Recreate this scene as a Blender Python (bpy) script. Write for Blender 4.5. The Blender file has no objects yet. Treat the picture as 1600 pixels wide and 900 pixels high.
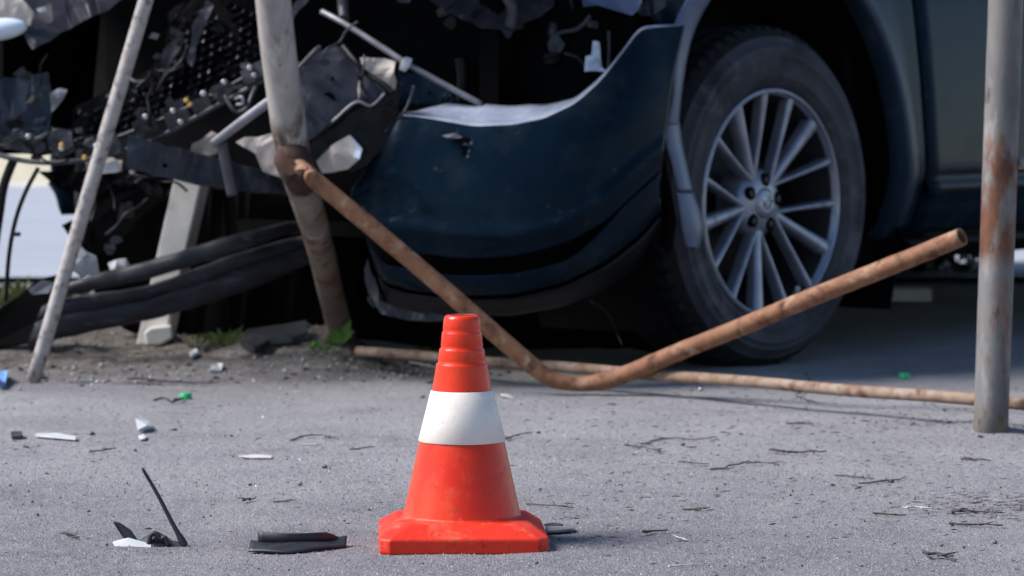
import bpy, bmesh, math, random
from mathutils import Vector, Matrix, noise as mnoise
random.seed(7)
scn = bpy.context.scene
COL = scn.collection

# ------------------------------------------------------------------ camera
H = 0.615                      # camera height
FPX = 5400.0                   # focal length in photo pixels (1600 wide)
TH = math.atan(320/FPX)        # pitch down: horizon on row 130
cam_d = bpy.data.cameras.new('camera')
cam = bpy.data.objects.new('camera', cam_d); COL.objects.link(cam)
cam.location = (0, 0, H)
cam.rotation_euler = (math.pi/2-TH, 0, 0)
cam_d.sensor_width = 36.0
cam_d.lens = FPX/1600*36.0
cam_d.clip_start = 0.05
cam_d.clip_end = 6000
cam_d.dof.use_dof = True
cam_d.dof.focus_distance = 4.56
cam_d.dof.aperture_fstop = 9.0
cam_d.dof.aperture_blades = 7
scn.camera = cam

# ------------------------------------------------------------------ light
SUN_EL, SUN_AZ = 46, -94      # azimuth measured from +Y, clockwise; the sun is high on the left
w = bpy.data.worlds.new('World'); scn.world = w; w.use_nodes = True
nt = w.node_tree; nt.nodes.clear()
sky = nt.nodes.new('ShaderNodeTexSky'); sky.sky_type = 'NISHITA'; sky.sun_disc = False
sky.sun_elevation = math.radians(SUN_EL); sky.sun_rotation = math.radians(SUN_AZ)
sky.air_density = 1.0; sky.dust_density = 0.2; sky.ozone_density = 2.6
bg = nt.nodes.new('ShaderNodeBackground'); bg.inputs[1].default_value = 0.055
wo = nt.nodes.new('ShaderNodeOutputWorld')
nt.links.new(sky.outputs[0], bg.inputs[0]); nt.links.new(bg.outputs[0], wo.inputs[0])
sl = bpy.data.lights.new('sun', 'SUN'); sl.energy = 2.5; sl.angle = math.radians(26); sl.color = (1, .965, .93)
so = bpy.data.objects.new('sun', sl); COL.objects.link(so)
az, el = math.radians(SUN_AZ), math.radians(SUN_EL)
sd = Vector((math.sin(az)*math.cos(el), math.cos(az)*math.cos(el), math.sin(el)))
so.rotation_euler = sd.to_track_quat('Z', 'Y').to_euler(); so.location = (-3, -3, 6)
vs = scn.view_settings
vs.view_transform = 'Standard'; vs.look = 'None'; vs.gamma = 1; vs.exposure = 1.45
vs.use_curve_mapping = False

# ------------------------------------------------------------------ geometry helpers
CAM = Vector((0, 0, H))
FW = Vector((0, math.cos(TH), -math.sin(TH))); UP = Vector((0, math.sin(TH), math.cos(TH))); RT = Vector((1, 0, 0))
def ray(x, y):
    return FW*FPX + RT*(x-800) + UP*(450-y)
def P(x, y, d):                # point on the ray of pixel (x, y) at distance d along the street axis
    r = ray(x, y)
    return CAM + r*(d/r.y)
def fbm(x, y, z=0.0, o=4):
    return mnoise.fractal(Vector((x, y, z)), 1.0, 2.0, o)
def sstep(a, b, x):
    t = max(0, min(1, (x-a)/(b-a))); return t*t*(3-2*t)
def ground_h(x, y):
    h = 0.006*fbm(x*1.3+5, y*1.3) + 0.003*fbm(x*5, y*5, 3)
    m = math.exp(-((y-7.62-0.05*math.sin(x*5))/0.24)**2)*(1-sstep(-0.50, -0.24, x))
    h += m*(0.062+0.022*fbm(x*7, y*7, 1.7))
    h += 0.007*fbm(x*22, y*22, 8)*math.exp(-((y-7.35)/0.3)**2)*(1-sstep(-.4, .2, x))
    h += 0.048*math.exp(-((x+.385)/0.085)**2-((y-7.60)/0.09)**2)*(1+.5*fbm(x*20, y*20))
    # low crumbled kerb stub before the wheel, dirt ring at the right post
    h += 0.016*math.exp(-((x-.50)/0.13)**2-((y-7.15)/0.06)**2)*(1+.6*fbm(x*14, y*14))
    h += 0.012*math.exp(-((x-.84)/0.10)**2-((y-6.09)/0.10)**2)
    w = 1-sstep(9, 14, abs(y-5)) if abs(x) < 6 else 0
    return h*w
def G(x, y):                   # pixel onto the uneven ground
    r = ray(x, y); d = 3.5
    while d < 200:
        p = CAM + r*(d/r.y)
        if p.z <= ground_h(p.x, p.y): return p
        d += 0.004 if d < 10 else 0.05
    return p
def on(x, y):
    return Vector((x, y, ground_h(x, y)))

class MB:
    def __init__(s): s.v = []; s.f = []; s.sm = []
    def add(s, vs, fs, smooth=False):
        b = len(s.v); s.v += [Vector(q) for q in vs]
        for f in fs: s.f.append([b+i for i in f]); s.sm.append(smooth)
        return s
    def box(s, c, sx, sy, sz, rot=None):
        vs = [Vector((x*sx/2, y*sy/2, z*sz/2)) for x in (-1, 1) for y in (-1, 1) for z in (-1, 1)]
        if rot: vs = [rot @ q for q in vs]
        c = Vector(c)
        return s.add([c+q for q in vs], [(0,1,3,2),(4,6,7,5),(0,4,5,1),(2,3,7,6),(0,2,6,4),(1,5,7,3)])
    def tube(s, pts, r, n=12, caps=True, hollow=0.0, jit=0.0):
        pts = [Vector(p) for p in pts]; rs = r if isinstance(r, (list, tuple)) else [r]*len(pts)
        vs = []; fs = []; up = None
        for i, p in enumerate(pts):
            t = (pts[min(i+1, len(pts)-1)]-pts[max(i-1, 0)]).normalized()
            if up is None:
                up = Vector((0, 0, 1)) if abs(t.z) < .9 else Vector((1, 0, 0))
            a = t.cross(up).normalized(); b = a.cross(t).normalized(); up = b
            for k in range(n):
                an = 2*math.pi*k/n
                rr = rs[i]*(1+random.uniform(-jit, jit))
                vs.append(p+(a*math.cos(an)+b*math.sin(an))*rr)
        m = len(pts)
        for i in range(m-1):
            for k in range(n):
                k2 = (k+1) % n
                fs.append((i*n+k, i*n+k2, (i+1)*n+k2, (i+1)*n+k))
        s.add(vs, fs, True)
        if hollow:
            base = len(s.v)
            for end, idx, sg in ((0, 0, 1), (1, m-1, -1)):
                ring = vs[idx*n:(idx+1)*n]; c = pts[idx]
                dirv = (pts[1]-pts[0]).normalized() if end == 0 else (pts[-2]-pts[-1]).normalized()
                inn = [c+(q-c)*hollow for q in ring]; deep = [q+dirv*rs[idx]*5 for q in inn]
                fcs = []
                for k in range(n):
                    k2 = (k+1) % n
                    fcs += [(k, n+k, n+k2, k2), (n+k, 2*n+k, 2*n+k2, n+k2)]
                fcs.append(tuple(range(2*n, 3*n)))
                s.add(ring+inn+deep, fcs)
        elif caps:
            s.add(vs[:n], [tuple(range(n))]); s.add(vs[-n:], [tuple(range(n))])
        return s
    def slab(s, pts, th, direc=(0, 1, 0)):
        pts = [Vector(p) for p in pts]; d = Vector(direc).normalized()*th; n = len(pts)
        fs = [tuple(range(n)), tuple(range(2*n-1, n-1, -1))]
        fs += [(i, (i+1) % n, n+(i+1) % n, n+i) for i in range(n)]
        return s.add(pts+[p+d for p in pts], fs)
    def grid(s, rows, smooth=True, closed=False):
        nr = len(rows); nc = len(rows[0]); fs = []
        for i in range(nr-1):
            for j in range(nc if closed else nc-1):
                j2 = (j+1) % nc
                fs.append((i*nc+j, i*nc+j2, (i+1)*nc+j2, (i+1)*nc+j))
        return s.add([q for r in rows for q in r], fs, smooth)
    def mesh(s, name, origin):
        me = bpy.data.meshes.new(name)
        me.from_pydata([q-origin for q in s.v], [], s.f)
        me.polygons.foreach_set('use_smooth', s.sm); me.update()
        bm = bmesh.new(); bm.from_mesh(me)
        bmesh.ops.remove_doubles(bm, verts=bm.verts, dist=1e-5)
        bmesh.ops.recalc_face_normals(bm, faces=bm.faces); bm.to_mesh(me); bm.free()
        return me
    def build(s, name, m, parent=None, bevel=0, solid=0, origin=None, sub=0, zbands=()):
        lo = Vector([min(q[i] for q in s.v) for i in range(3)]); hi = Vector([max(q[i] for q in s.v) for i in range(3)])
        if origin is None:
            origin = (lo+hi)/2
            if parent is None: origin.z = lo.z
        origin = Vector(origin)
        me = s.mesh(name, origin)
        me.materials.append(m)
        o = bpy.data.objects.new(name, me); COL.objects.link(o)
        if parent: o.parent = parent; o.location = origin-wloc(parent)
        else: o.location = origin
        if solid:
            md = o.modifiers.new('solid', 'SOLIDIFY'); md.thickness = solid; md.offset = 0
        if bevel:
            md = o.modifiers.new('bevel', 'BEVEL'); md.width = bevel; md.segments = 2; md.limit_method = 'ANGLE'
        if sub:
            md = o.modifiers.new('sub', 'SUBSURF'); md.levels = md.render_levels = sub
        return o
def wloc(o):
    l = o.location.copy()
    while o.parent: o = o.parent; l += o.location
    return l
def tag(o, label, cat, group=None):
    o['label'] = label; o['category'] = cat
    if group: o['group'] = group
    return o
def kind(o, k): o['kind'] = k; return o
def empty(name, loc, label, cat, group=None):
    o = bpy.data.objects.new(name, None); COL.objects.link(o); o.location = loc; o.empty_display_size = .05
    return tag(o, label, cat, group)
def interp(tab, x):
    if x <= tab[0][0]: return tab[0][1]
    for (a, va), (b, vb) in zip(tab, tab[1:]):
        if x <= b:
            t = (x-a)/(b-a); return va+(vb-va)*t
    return tab[-1][1]
def smooth_tab(tab, x, w):     # softened piecewise-linear
    return sum(interp(tab, x+w*k/3) for k in range(-3, 4))/7
def spline(pts, n=8):
    pts = [Vector(p) for p in pts]; out = []
    for i in range(len(pts)-1):
        p0 = pts[max(i-1, 0)]; p1 = pts[i]; p2 = pts[i+1]; p3 = pts[min(i+2, len(pts)-1)]
        for k in range(n):
            t = k/n
            out.append(0.5*((2*p1)+(p2-p0)*t+(2*p0-5*p1+4*p2-p3)*t*t+(3*p1-p0-3*p2+p3)*t**3))
    out.append(pts[-1]); return out

# ------------------------------------------------------------------ materials
def mat(name, c1, c2=None, scale=20, rough=.5, metal=0, lo=.35, hi=.65, bump=0, bscale=None, spec=.5, coat=0, stint=None,
        layers=(), rvar=0, stretch=None, detail=6, sub=0, zbands=()):
    """c1/c2 mixed by noise; layers: (colour, scale, lo, hi, roughness or None) laid on top by more noise"""
    m = bpy.data.materials.new(name); m.use_nodes = True
    n = m.node_tree; L = n.links; b = n.nodes['Principled BSDF']
    tc = n.nodes.new('ShaderNodeTexCoord'); co = tc.outputs['Object']
    if stretch:
        mp = n.nodes.new('ShaderNodeMapping'); mp.inputs['Scale'].default_value = stretch
        L.new(co, mp.inputs[0]); co = mp.outputs[0]
    def nz(sc, a, z, det=detail, off=0):
        t = n.nodes.new('ShaderNodeTexNoise'); t.inputs['Scale'].default_value = sc; t.inputs['Detail'].default_value = det
        t.inputs['Roughness'].default_value = .62; t.noise_dimensions = '4D'; t.inputs['W'].default_value = off
        L.new(co, t.inputs['Vector'])
        r = n.nodes.new('ShaderNodeMapRange'); r.inputs[1].default_value = a; r.inputs[2].default_value = z
        L.new(t.outputs[0], r.inputs[0]); return t, r
    def mix(fac, a, bb):
        x = n.nodes.new('ShaderNodeMix'); x.data_type = 'RGBA'
        L.new(fac, x.inputs[0])
        for sock, val in ((x.inputs[6], a), (x.inputs[7], bb)):
            if isinstance(val, tuple): sock.default_value = (*val, 1)
            else: L.new(val, sock)
        return x.outputs[2]
    _, r = nz(scale, lo, hi)
    cur = mix(r.outputs[0], c1, c2 or c1)
    rg = None
    for i, (c, sc, a, z, ro) in enumerate(layers):
        _, rr = nz(sc, a, z, 8, 3.1*i+2)
        cur = mix(rr.outputs[0], cur, c)
        if ro is not None:
            x = n.nodes.new('ShaderNodeMix'); L.new(rr.outputs[0], x.inputs[0])
            if rg is None: x.inputs[2].default_value = rough
            else: L.new(rg, x.inputs[2])
            x.inputs[3].default_value = ro; rg = x.outputs[0]
    for zband in zbands:                     # rust patches at heights of their own: (colour, z0, z1, feather, noise scale)
        g = n.nodes.new('ShaderNodeNewGeometry'); sp = n.nodes.new('ShaderNodeSeparateXYZ'); L.new(g.outputs['Position'], sp.inputs[0])
        _, nn1 = nz(zband[4], .45, .56, 6, 17.3)
        f1 = n.nodes.new('ShaderNodeMapRange'); f1.interpolation_type = 'SMOOTHSTEP'; f1.inputs[1].default_value = zband[1]-zband[3]; f1.inputs[2].default_value = zband[1]
        f2 = n.nodes.new('ShaderNodeMapRange'); f2.interpolation_type = 'SMOOTHSTEP'; f2.inputs[1].default_value = zband[2]; f2.inputs[2].default_value = zband[2]+zband[3]
        f2.inputs[3].default_value = 1; f2.inputs[4].default_value = 0
        L.new(sp.outputs[2], f1.inputs[0]); L.new(sp.outputs[2], f2.inputs[0])
        ml = None
        for q in (f1.outputs[0], f2.outputs[0], nn1.outputs[0]):
            if ml is None: ml = q; continue
            x = n.nodes.new('ShaderNodeMath'); x.operation = 'MULTIPLY'; L.new(ml, x.inputs[0]); L.new(q, x.inputs[1]); ml = x.outputs[0]
        _, nn2 = nz(60, .35, .65, 6, 5.5)
        cur = mix(ml, cur, mix(nn2.outputs[0], zband[0], tuple(k*.4 for k in zband[0])))
    L.new(cur, b.inputs['Base Color'])
    if rg is not None: L.new(rg, b.inputs['Roughness'])
    else: b.inputs['Roughness'].default_value = rough
    b.inputs['Metallic'].default_value = metal
    b.inputs['Specular IOR Level'].default_value = spec
    if stint: b.inputs['Specular Tint'].default_value = (*stint, 1)
    b.inputs['Coat Weight'].default_value = coat; b.inputs['Coat Roughness'].default_value = .12
    b.inputs['Subsurface Weight'].default_value = sub
    if bump:
        t, _ = nz(bscale or scale*3, 0, 1, 8, 9)
        bp = n.nodes.new('ShaderNodeBump'); bp.inputs['Strength'].default_value = 1; bp.inputs['Distance'].default_value = bump
        L.new(t.outputs[0], bp.inputs['Height']); L.new(bp.outputs[0], b.inputs['Normal'])
    return m

M = {}
M['cone'] = mat('cone_orange', (.66,.019,.0025), (.74,.036,.005), 9, .33, spec=.4, bump=.0004, bscale=160,
                layers=[((.74,.10,.045), 26, .54, .82, .5), ((.78,.27,.20), 85, .66, .86, .6), ((.22,.012,.006), 60, .60, .74, .65), ((.80,.075,.014), 7, .52, .74, None)])
M['cone_base'] = mat('cone_base', (.62,.018,.004), (.70,.042,.014), 14, .5, spec=.35, bump=.0005, bscale=160,
                layers=[((.74,.16,.10), 34, .54, .82, .6), ((.10,.012,.008), 60, .60, .74, .7)])
M['band'] = mat('cone_band', (.84,.77,.70), (.76,.68,.61), 18, .42, layers=[((.62,.46,.38), 20, .50, .76, .6), ((.30,.24,.21), 90, .62, .78, .6)])
M['cone_dirt'] = mat('cone_dirt', (.06,.03,.025), (.30,.03,.015), 60, .8)
PN = (.0038,.0105,.0190)
M['paint'] = mat('car_paint', PN, (.0022,.0065,.012), 3, .20, spec=.12, coat=.0, stint=(.36,.52,.78),
                layers=[((.016,.022,.029), 9, .50, .82, .4), ((.05,.055,.062), 45, .62, .80, .5), ((.20,.21,.22), 150, .70, .80, .6)])
M['paint_dusty'] = mat('car_paint_dusty', (.007,.015,.025), (.014,.022,.034), 6, .4, spec=.25, coat=.0, stint=(.3,.55,.9),
                layers=[((.035,.04,.05), 16, .55, .8, .6), ((.2,.2,.21), 110, .74, .84, .6)])
M['flare'] = mat('flare_plastic', (.055,.075,.135), (.085,.11,.18), 14, .42, spec=.6, layers=[((.22,.24,.30), 40, .62, .8, .6)])  # pale blue of the flare strips: sky reflection put into the colour
M['black'] = mat('black_plastic', (.0025,.0025,.003), (.006,.006,.0075), 18, .5, spec=.22)
M['void'] = mat('shade_black', (.002,.002,.0025), (.004,.004,.004), 10, .9, spec=.05)  # near black: deep shade put into the colour of enclosed parts
M['grille'] = mat('grille_plastic', (.010,.010,.014), (.022,.022,.028), 30, .32, spec=.6)
M['darkgrey'] = mat('dark_grey_plastic', (.011,.012,.017), (.024,.025,.032), 18, .48, bump=.0008, layers=[((.075,.075,.082), 34, .58, .8, .7)])
M['midgrey'] = mat('grey_plastic', (.026,.026,.034), (.055,.055,.068), 22, .5, bump=.001, layers=[((.02,.02,.024), 30, .6, .75, .6)])
M['bluegrey'] = mat('blue_grey_steel', (.016,.021,.033), (.028,.035,.05), 12, .45, metal=.2, layers=[((.12,.12,.13), 44, .62, .8, .7)])
M['lightgrey'] = mat('light_grey_metal', (.14,.14,.16), (.24,.24,.27), 25, .45, metal=.3, layers=[((.09,.09,.1), 40, .6, .75, .7)])
M['cream'] = mat('cream_foam', (.50,.42,.36), (.66,.58,.52), 16, .8, bump=.001, layers=[((.20,.15,.12), 30, .58, .78, .9)])
M['white'] = mat('white_plastic', (.58,.58,.58), (.46,.47,.50), 20, .5, layers=[((.25,.24,.23), 60, .62, .78, .7)])
M['chrome'] = mat('chrome', (.75,.76,.80), (.65,.66,.70), 20, .12, metal=1)
M['lens'] = mat('lamp_lens', (.55,.66,.85), (.72,.78,.85), 8, .18, spec=.7, coat=.6)
M['bolt'] = mat('zinc_bolt', (.62,.62,.62), (.45,.44,.42), 40, .35, metal=.5)
M['brass'] = mat('yellow_clip', (.75,.45,.10), (.55,.30,.06), 40, .5)
M['rim'] = mat('alloy', (.20,.21,.265), (.30,.31,.37), 24, .30, metal=.55, layers=[((.085,.083,.09), 30, .55, .8, .7), ((.33,.34,.40), 60, .68, .8, .4)])
M['rimdark'] = mat('brake_dark', (.008,.008,.010), (.02,.019,.02), 30, .6)
M['tyre'] = mat('tyre_rubber', (.025,.025,.032), (.050,.049,.060), 8, .72, spec=.3, bump=.0008, bscale=50,
                layers=[((.010,.010,.014), 5, .5, .66, None), ((.13,.127,.145), 14, .52, .80, None)])
M['tread'] = mat('tread_rubber', (.008,.008,.010), (.018,.018,.021), 40, .8, spec=.2, layers=[((.05,.048,.05), 24, .60, .8, None)])
RUST = (.19,.062,.022); RUSTD = (.05,.018,.010)
M['post'] = mat('grey_post_paint', (.19,.178,.172), (.105,.097,.093), 14, .62, bump=.0007, bscale=60,
                layers=[((.33,.31,.30), 26, .54, .74, None), ((.10,.075,.055), 34, .56, .70, .85), (RUST, 12, .58, .66, .85), (RUSTD, 26, .62, .70, .9)], stretch=(1,1,.35), zbands=[((.15,.05,.02), .33, .49, .05, 18), ((.17,.13,.09), -.1, .03, .03, 60)])
M['post2'] = mat('pale_post_paint', (.44,.40,.37), (.24,.21,.20), 14, .6, bump=.0008, bscale=50,
                layers=[((.52,.48,.45), 30, .55, .74, None), ((.13,.09,.06), 36, .56, .68, .85), ((.20,.085,.04), 10, .60, .70, .85), (RUSTD, 24, .64, .72, .9)], stretch=(1,1,.3), zbands=[((.10,.055,.035), .30, .50, .06, 30)])
M['post_low'] = mat('rust_streaked_post', (.22,.18,.15), (.15,.11,.085), 16, .75, bump=.001, bscale=50,
                layers=[((.36,.32,.28), 26, .56, .72, None), ((.12,.05,.025), 20, .50, .60, .9), (RUSTD, 30, .58, .66, .9)], stretch=(1,1,.25))
M['pipe'] = mat('rusty_pipe', (.27,.125,.062), (.17,.066,.030), 34, .75, bump=.0008, bscale=90,
                layers=[((.42,.30,.21), 22, .54, .72, None), ((.065,.022,.011), 30, .52, .66, .9), ((.36,.30,.26), 60, .64, .76, None)])
M['pipe_pale'] = mat('dusty_rusty_pipe', (.31,.23,.18), (.19,.11,.065), 24, .78, bump=.0008, bscale=90,
                layers=[((.12,.05,.024), 30, .50, .64, .9), ((.42,.37,.34), 45, .60, .74, None)])
M['pipe_grey'] = mat('mottled_grey_pipe', (.44,.40,.38), (.32,.29,.28), 40, .7, bump=.0008, bscale=90,
                layers=[((.13,.105,.095), 48, .52, .64, .9), ((.56,.53,.51), 70, .6, .76, None), ((.20,.10,.06), 22, .62, .72, .9)])
M['rust'] = mat('weld_rust', (.060,.024,.014), (.018,.009,.007), 30, .9, bump=.003, bscale=60, layers=[((.20,.09,.045), 40, .60, .72, None)])
M['concrete_post'] = mat('pale_concrete', (.62,.59,.56), (.50,.475,.455), 16, .85, bump=.0008, layers=[((.32,.29,.27), 22, .6, .78, None)])
M['twig'] = mat('twig', (.035,.029,.028), (.075,.063,.06), 60, .85)
M['twig_pale'] = mat('twig_pale', (.42,.38,.36), (.58,.55,.54), 60, .8)
M['litter_black'] = mat('litter_black', (.012,.012,.014), (.03,.03,.034), 60, .55)
M['leaf'] = mat('leaf', (.10,.22,.03), (.16,.30,.05), 30, .5, layers=[((.26,.34,.09), 50, .6, .78, None)])
M['grass'] = mat('grass_blade', (.10,.15,.035), (.19,.21,.07), 30, .6)
M['straw'] = mat('dry_grass', (.33,.27,.17), (.45,.39,.28), 30, .75)
M['green'] = mat('green_cap', (.01,.30,.10), (.015,.38,.14), 30, .35)
M['bluebit'] = mat('blue_plastic', (.10,.24,.60), (.2,.36,.7), 30, .4)
M['stone'] = mat('pebble', (.20,.195,.20), (.36,.35,.36), 90, .85)
M['wall'] = mat('cream_render', (.82,.76,.60), (.76,.70,.54), 2, .9)
M['glass'] = mat('car_glass', (.01,.012,.014), (.012,.014,.016), 3, .05, spec=.6)

def ground_material():
    m = bpy.data.materials.new('dusty_asphalt'); m.use_nodes = True
    n = m.node_tree; L = n.links; b = n.nodes['Principled BSDF']
    geo = n.nodes.new('ShaderNodeNewGeometry'); co = geo.outputs['Position']
    def nz(sc, a, z, det=6, rough=.6, vec=co, w=0):
        t = n.nodes.new('ShaderNodeTexNoise'); t.noise_dimensions = '4D'; t.inputs['W'].default_value = w
        t.inputs['Scale'].default_value = sc; t.inputs['Detail'].default_value = det; t.inputs['Roughness'].default_value = rough
        L.new(vec, t.inputs['Vector'])
        r = n.nodes.new('ShaderNodeMapRange'); r.inputs[1].default_value = a; r.inputs[2].default_value = z
        L.new(t.outputs[0], r.inputs[0]); return t.outputs[0], r.outputs[0]
    def mix(f, a, c, mode='MIX'):
        x = n.nodes.new('ShaderNodeMix'); x.data_type = 'RGBA'; x.blend_type = mode
        if isinstance(f, float): x.inputs[0].default_value = f
        else: L.new(f, x.inputs[0])
        for s_, v in ((x.inputs[6], a), (x.inputs[7], c)):
            if isinstance(v, tuple): s_.default_value = (*v, 1)
            else: L.new(v, s_)
        return x.outputs[2]
    def mth(op, a, c):
        x = n.nodes.new('ShaderNodeMath'); x.operation = op; x.use_clamp = True
        for s_, v in ((x.inputs[0], a), (x.inputs[1], c)):
            if isinstance(v, (int, float)): s_.default_value = v
            else: L.new(v, s_)
        return x.outputs[0]
    _, f1 = nz(2.2, .35, .68, 7)
    _, f2 = nz(9, .40, .70, 7, w=2)
    sep0 = n.nodes.new('ShaderNodeSeparateXYZ'); L.new(co, sep0.inputs[0])
    wob0, _ = nz(1.6, 0, 1, 6, w=31)
    y0_ = n.nodes.new('ShaderNodeMath'); y0_.operation = 'MULTIPLY_ADD'; L.new(wob0, y0_.inputs[0]); y0_.inputs[1].default_value = 1.8; L.new(sep0.outputs[1], y0_.inputs[2])
    dr = n.nodes.new('ShaderNodeMapRange'); dr.interpolation_type = 'SMOOTHSTEP'; dr.inputs[1].default_value = 5.2; dr.inputs[2].default_value = 6.6; L.new(y0_.outputs[0], dr.inputs[0])
    c = mix(f1, (.150,.147,.165), (.205,.199,.215))
    c = mix(dr.outputs[0], c, mix(f1, (.240,.233,.245), (.350,.338,.345)))
    c = mix(mth('MULTIPLY', f2, .5), c, (.34,.325,.33))
    _, f3 = nz(4.5, .54, .70, 8, .65, w=33); c = mix(mth('MULTIPLY', f3, .7), c, (.125,.118,.122))
    _, f5 = nz(1.1, .48, .66, 8, .6, w=37); c = mix(mth('MULTIPLY', f5, .5), c, (.130,.124,.135))
    _, f4 = nz(3.2, .56, .70, 8, .68, w=35); c = mix(mth('MULTIPLY', f4, .6), c, (.40,.385,.385))
    # aggregate grain
    _, g1 = nz(420, .45, .66, 3, .5, w=5); c = mix(mth('MULTIPLY', g1, .75), c, (.080,.078,.092))
    _, g2 = nz(300, .58, .72, 3, .5, w=6); c = mix(mth('MULTIPLY', g2, .7), c, (.50,.48,.50))
    _, g3 = nz(60, .62, .74, 5, .6, w=7); c = mix(mth('MULTIPLY', g3, .65), c, (.11,.10,.11))
    _, g4 = nz(26, .55, .72, 8, .7, w=8); c = mix(mth('MULTIPLY', g4, .45), c, (.145,.138,.15))
    _, g5 = nz(34, .58, .72, 8, .7, w=9); c = mix(mth('MULTIPLY', g5, .45), c, (.44,.42,.43))
    # brown soil along the fence line on the left, worn soil round the right post
    sep = n.nodes.new('ShaderNodeSeparateXYZ'); L.new(co, sep.inputs[0])
    def rng(src, a, z, e, d_):
        r = n.nodes.new('ShaderNodeMapRange'); r.interpolation_type = 'SMOOTHSTEP'
        for k, v in enumerate((a, z, e, d_)): r.inputs[k+1].default_value = v
        L.new(src, r.inputs[0]); return r.outputs[0]
    wob, _ = nz(3.5, 0, 1, 6, w=11)
    yy = n.nodes.new('ShaderNodeMath'); yy.operation = 'MULTIPLY_ADD'; L.new(wob, yy.inputs[0]); yy.inputs[1].default_value = .7; L.new(sep.outputs[1], yy.inputs[2])
    soil = mth('MULTIPLY', mth('MULTIPLY', rng(yy.outputs[0], 7.15, 7.95, 0, 1), rng(sep.outputs[1], 9.0, 9.7, 1, 0)), rng(sep.outputs[0], -.15, .25, 1, .25))
    _, s1 = nz(30, .35, .65, 8, .7, w=13)
    sc_ = mix(s1, (.045,.038,.034), (.19,.17,.155))
    _, s3 = nz(6, .42, .62, 6, .6, w=15); sc_ = mix(mth('MULTIPLY', s3, .7), sc_, (.055,.044,.036))
    _, s2 = nz(120, .55, .7, 4, .6, w=14); sc_ = mix(mth('MULTIPLY', s2, .6), sc_, (.36,.32,.28))
    c = mix(soil, c, sc_)
    L.new(c, b.inputs['Base Color'])
    b.inputs['Roughness'].default_value = .86; b.inputs['Specular IOR Level'].default_value = .3
    h1, _ = nz(330, 0, 1, 4, .55, w=21); h2, _ = nz(55, 0, 1, 6, .6, w=22)
    b1 = n.nodes.new('ShaderNodeBump'); b1.inputs['Distance'].default_value = .0035; L.new(h1, b1.inputs['Height'])
    b2 = n.nodes.new('ShaderNodeBump'); b2.inputs['Distance'].default_value = .010; b2.inputs['Strength'].default_value = .9
    L.new(h2, b2.inputs['Height']); L.new(b1.outputs[0], b2.inputs['Normal'])
    L.new(b2.outputs[0], b.inputs['Normal'])
    return m

# ------------------------------------------------------------------ the setting
def axis(fine0, fine1, step, far):
    a = []; x = fine0
    while x <= fine1+1e-6: a.append(x); x += step
    d = step; lo = fine0; hi = fine1; L_ = []; R_ = []
    while hi < far:
        d *= 1.35; hi += d; lo -= d; L_.insert(0, lo); R_.append(hi)
    return L_+a+R_
xs = axis(-1.4, 1.4, .016, 2500); ys = axis(4.0, 8.6, .018, 2500)
mb = MB(); mb.grid([[Vector((x, y, ground_h(x, y))) for x in xs] for y in ys])
kind(mb.build('ground', ground_material(), origin=(0, 0, 0)), 'structure')
# carriageway behind the car, sunlight put into its pale colour, with a low kerb
M['road'] = mat('sunlit_pale_road', (.31,.325,.37), (.27,.285,.33), 1.5, .85, layers=[((.36,.36,.38), 5, .58, .75, None)])
mb = MB(); ym = 10.6
mb.grid([[Vector((x, y, .02)) for x in (-60, -8, 0, 8, 60)] for y in (ym, 14, 19.6)])
kind(mb.build('road', M['road'], origin=(0, ym, .02)), 'structure')
mb = MB()
mb.box((0, 19.75, .0), 120, .3, .08)
kind(mb.build('kerb', M['concrete_post'], bevel=.02), 'structure')
M['bank'] = mat('sandy_bank', (.50,.45,.34), (.43,.385,.285), 2, .95, bump=.02, bscale=6, layers=[((.44,.39,.28), 4, .55, .75, None)])
mb = MB(); mb.grid([[Vector((x, y, z+.12*fbm(x*.4, y*.4))) for x in [-60+3*k for k in range(22)]] for y, z in ((19.7,-.15),(20.6,.22),(22,.55),(25,1.1),(30,1.9),(38,2.6),(60,3.0),(140,2.0),(200,-2))])
kind(mb.build('sandy_bank', M['bank'], origin=(0, 20, 0)), 'structure')

# ------------------------------------------------------------------ traffic cone
cz = Vector((P(722, 868, 4.5).x*4.61/4.5, 4.61, 0)); cz.z = ground_h(cz.x, cz.y)-.001
cone = empty('traffic_cone', cz, 'orange traffic cone with one white band standing upright on the asphalt', 'traffic cone')
def sqring(hw, ch, z, n=10, rz=math.radians(2.5)):
    c = [(hw, -hw+ch), (hw, hw-ch), (hw-ch, hw), (-hw+ch, hw), (-hw, hw-ch), (-hw, -hw+ch), (-hw+ch, -hw), (hw-ch, -hw)]
    out = []
    for i in range(8):
        a, b_ = c[i], c[(i+1) % 8]
        k = n if i % 2 == 0 else 4
        for j in range(k):
            t = j/k; x = a[0]+(b_[0]-a[0])*t; y = a[1]+(b_[1]-a[1])*t
            out.append(cz+Vector((x*math.cos(rz)-y*math.sin(rz), x*math.sin(rz)+y*math.cos(rz), z)))
    return out
r0 = sqring(.11, .013, 0); nn = len(r0)
def cring(r, z):
    out = []
    for q in r0:
        a = math.atan2(q.y-cz.y, q.x-cz.x); out.append(cz+Vector((r*math.cos(a), r*math.sin(a), z)))
    return out
mb = MB()
mb.grid([r0, sqring(.1115, .013, .003), sqring(.1115, .013, .0195), sqring(.1098, .013, .0215), sqring(.089, .016, .0358), sqring(.085, .018, .0374), cring(.0815, .0385), cring(.079, .0415)], closed=True)
mb.sm = [False]*len(mb.sm); mb.build('base', M['cone_base'], cone, bevel=.0018)
def lathe(mb, prof, c, n=72):
    mb.grid([[c+Vector((r*math.cos(2*math.pi*k/n), r*math.sin(2*math.pi*k/n), z)) for k in range(n)] for r, z in prof], closed=True)
    return mb
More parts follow.
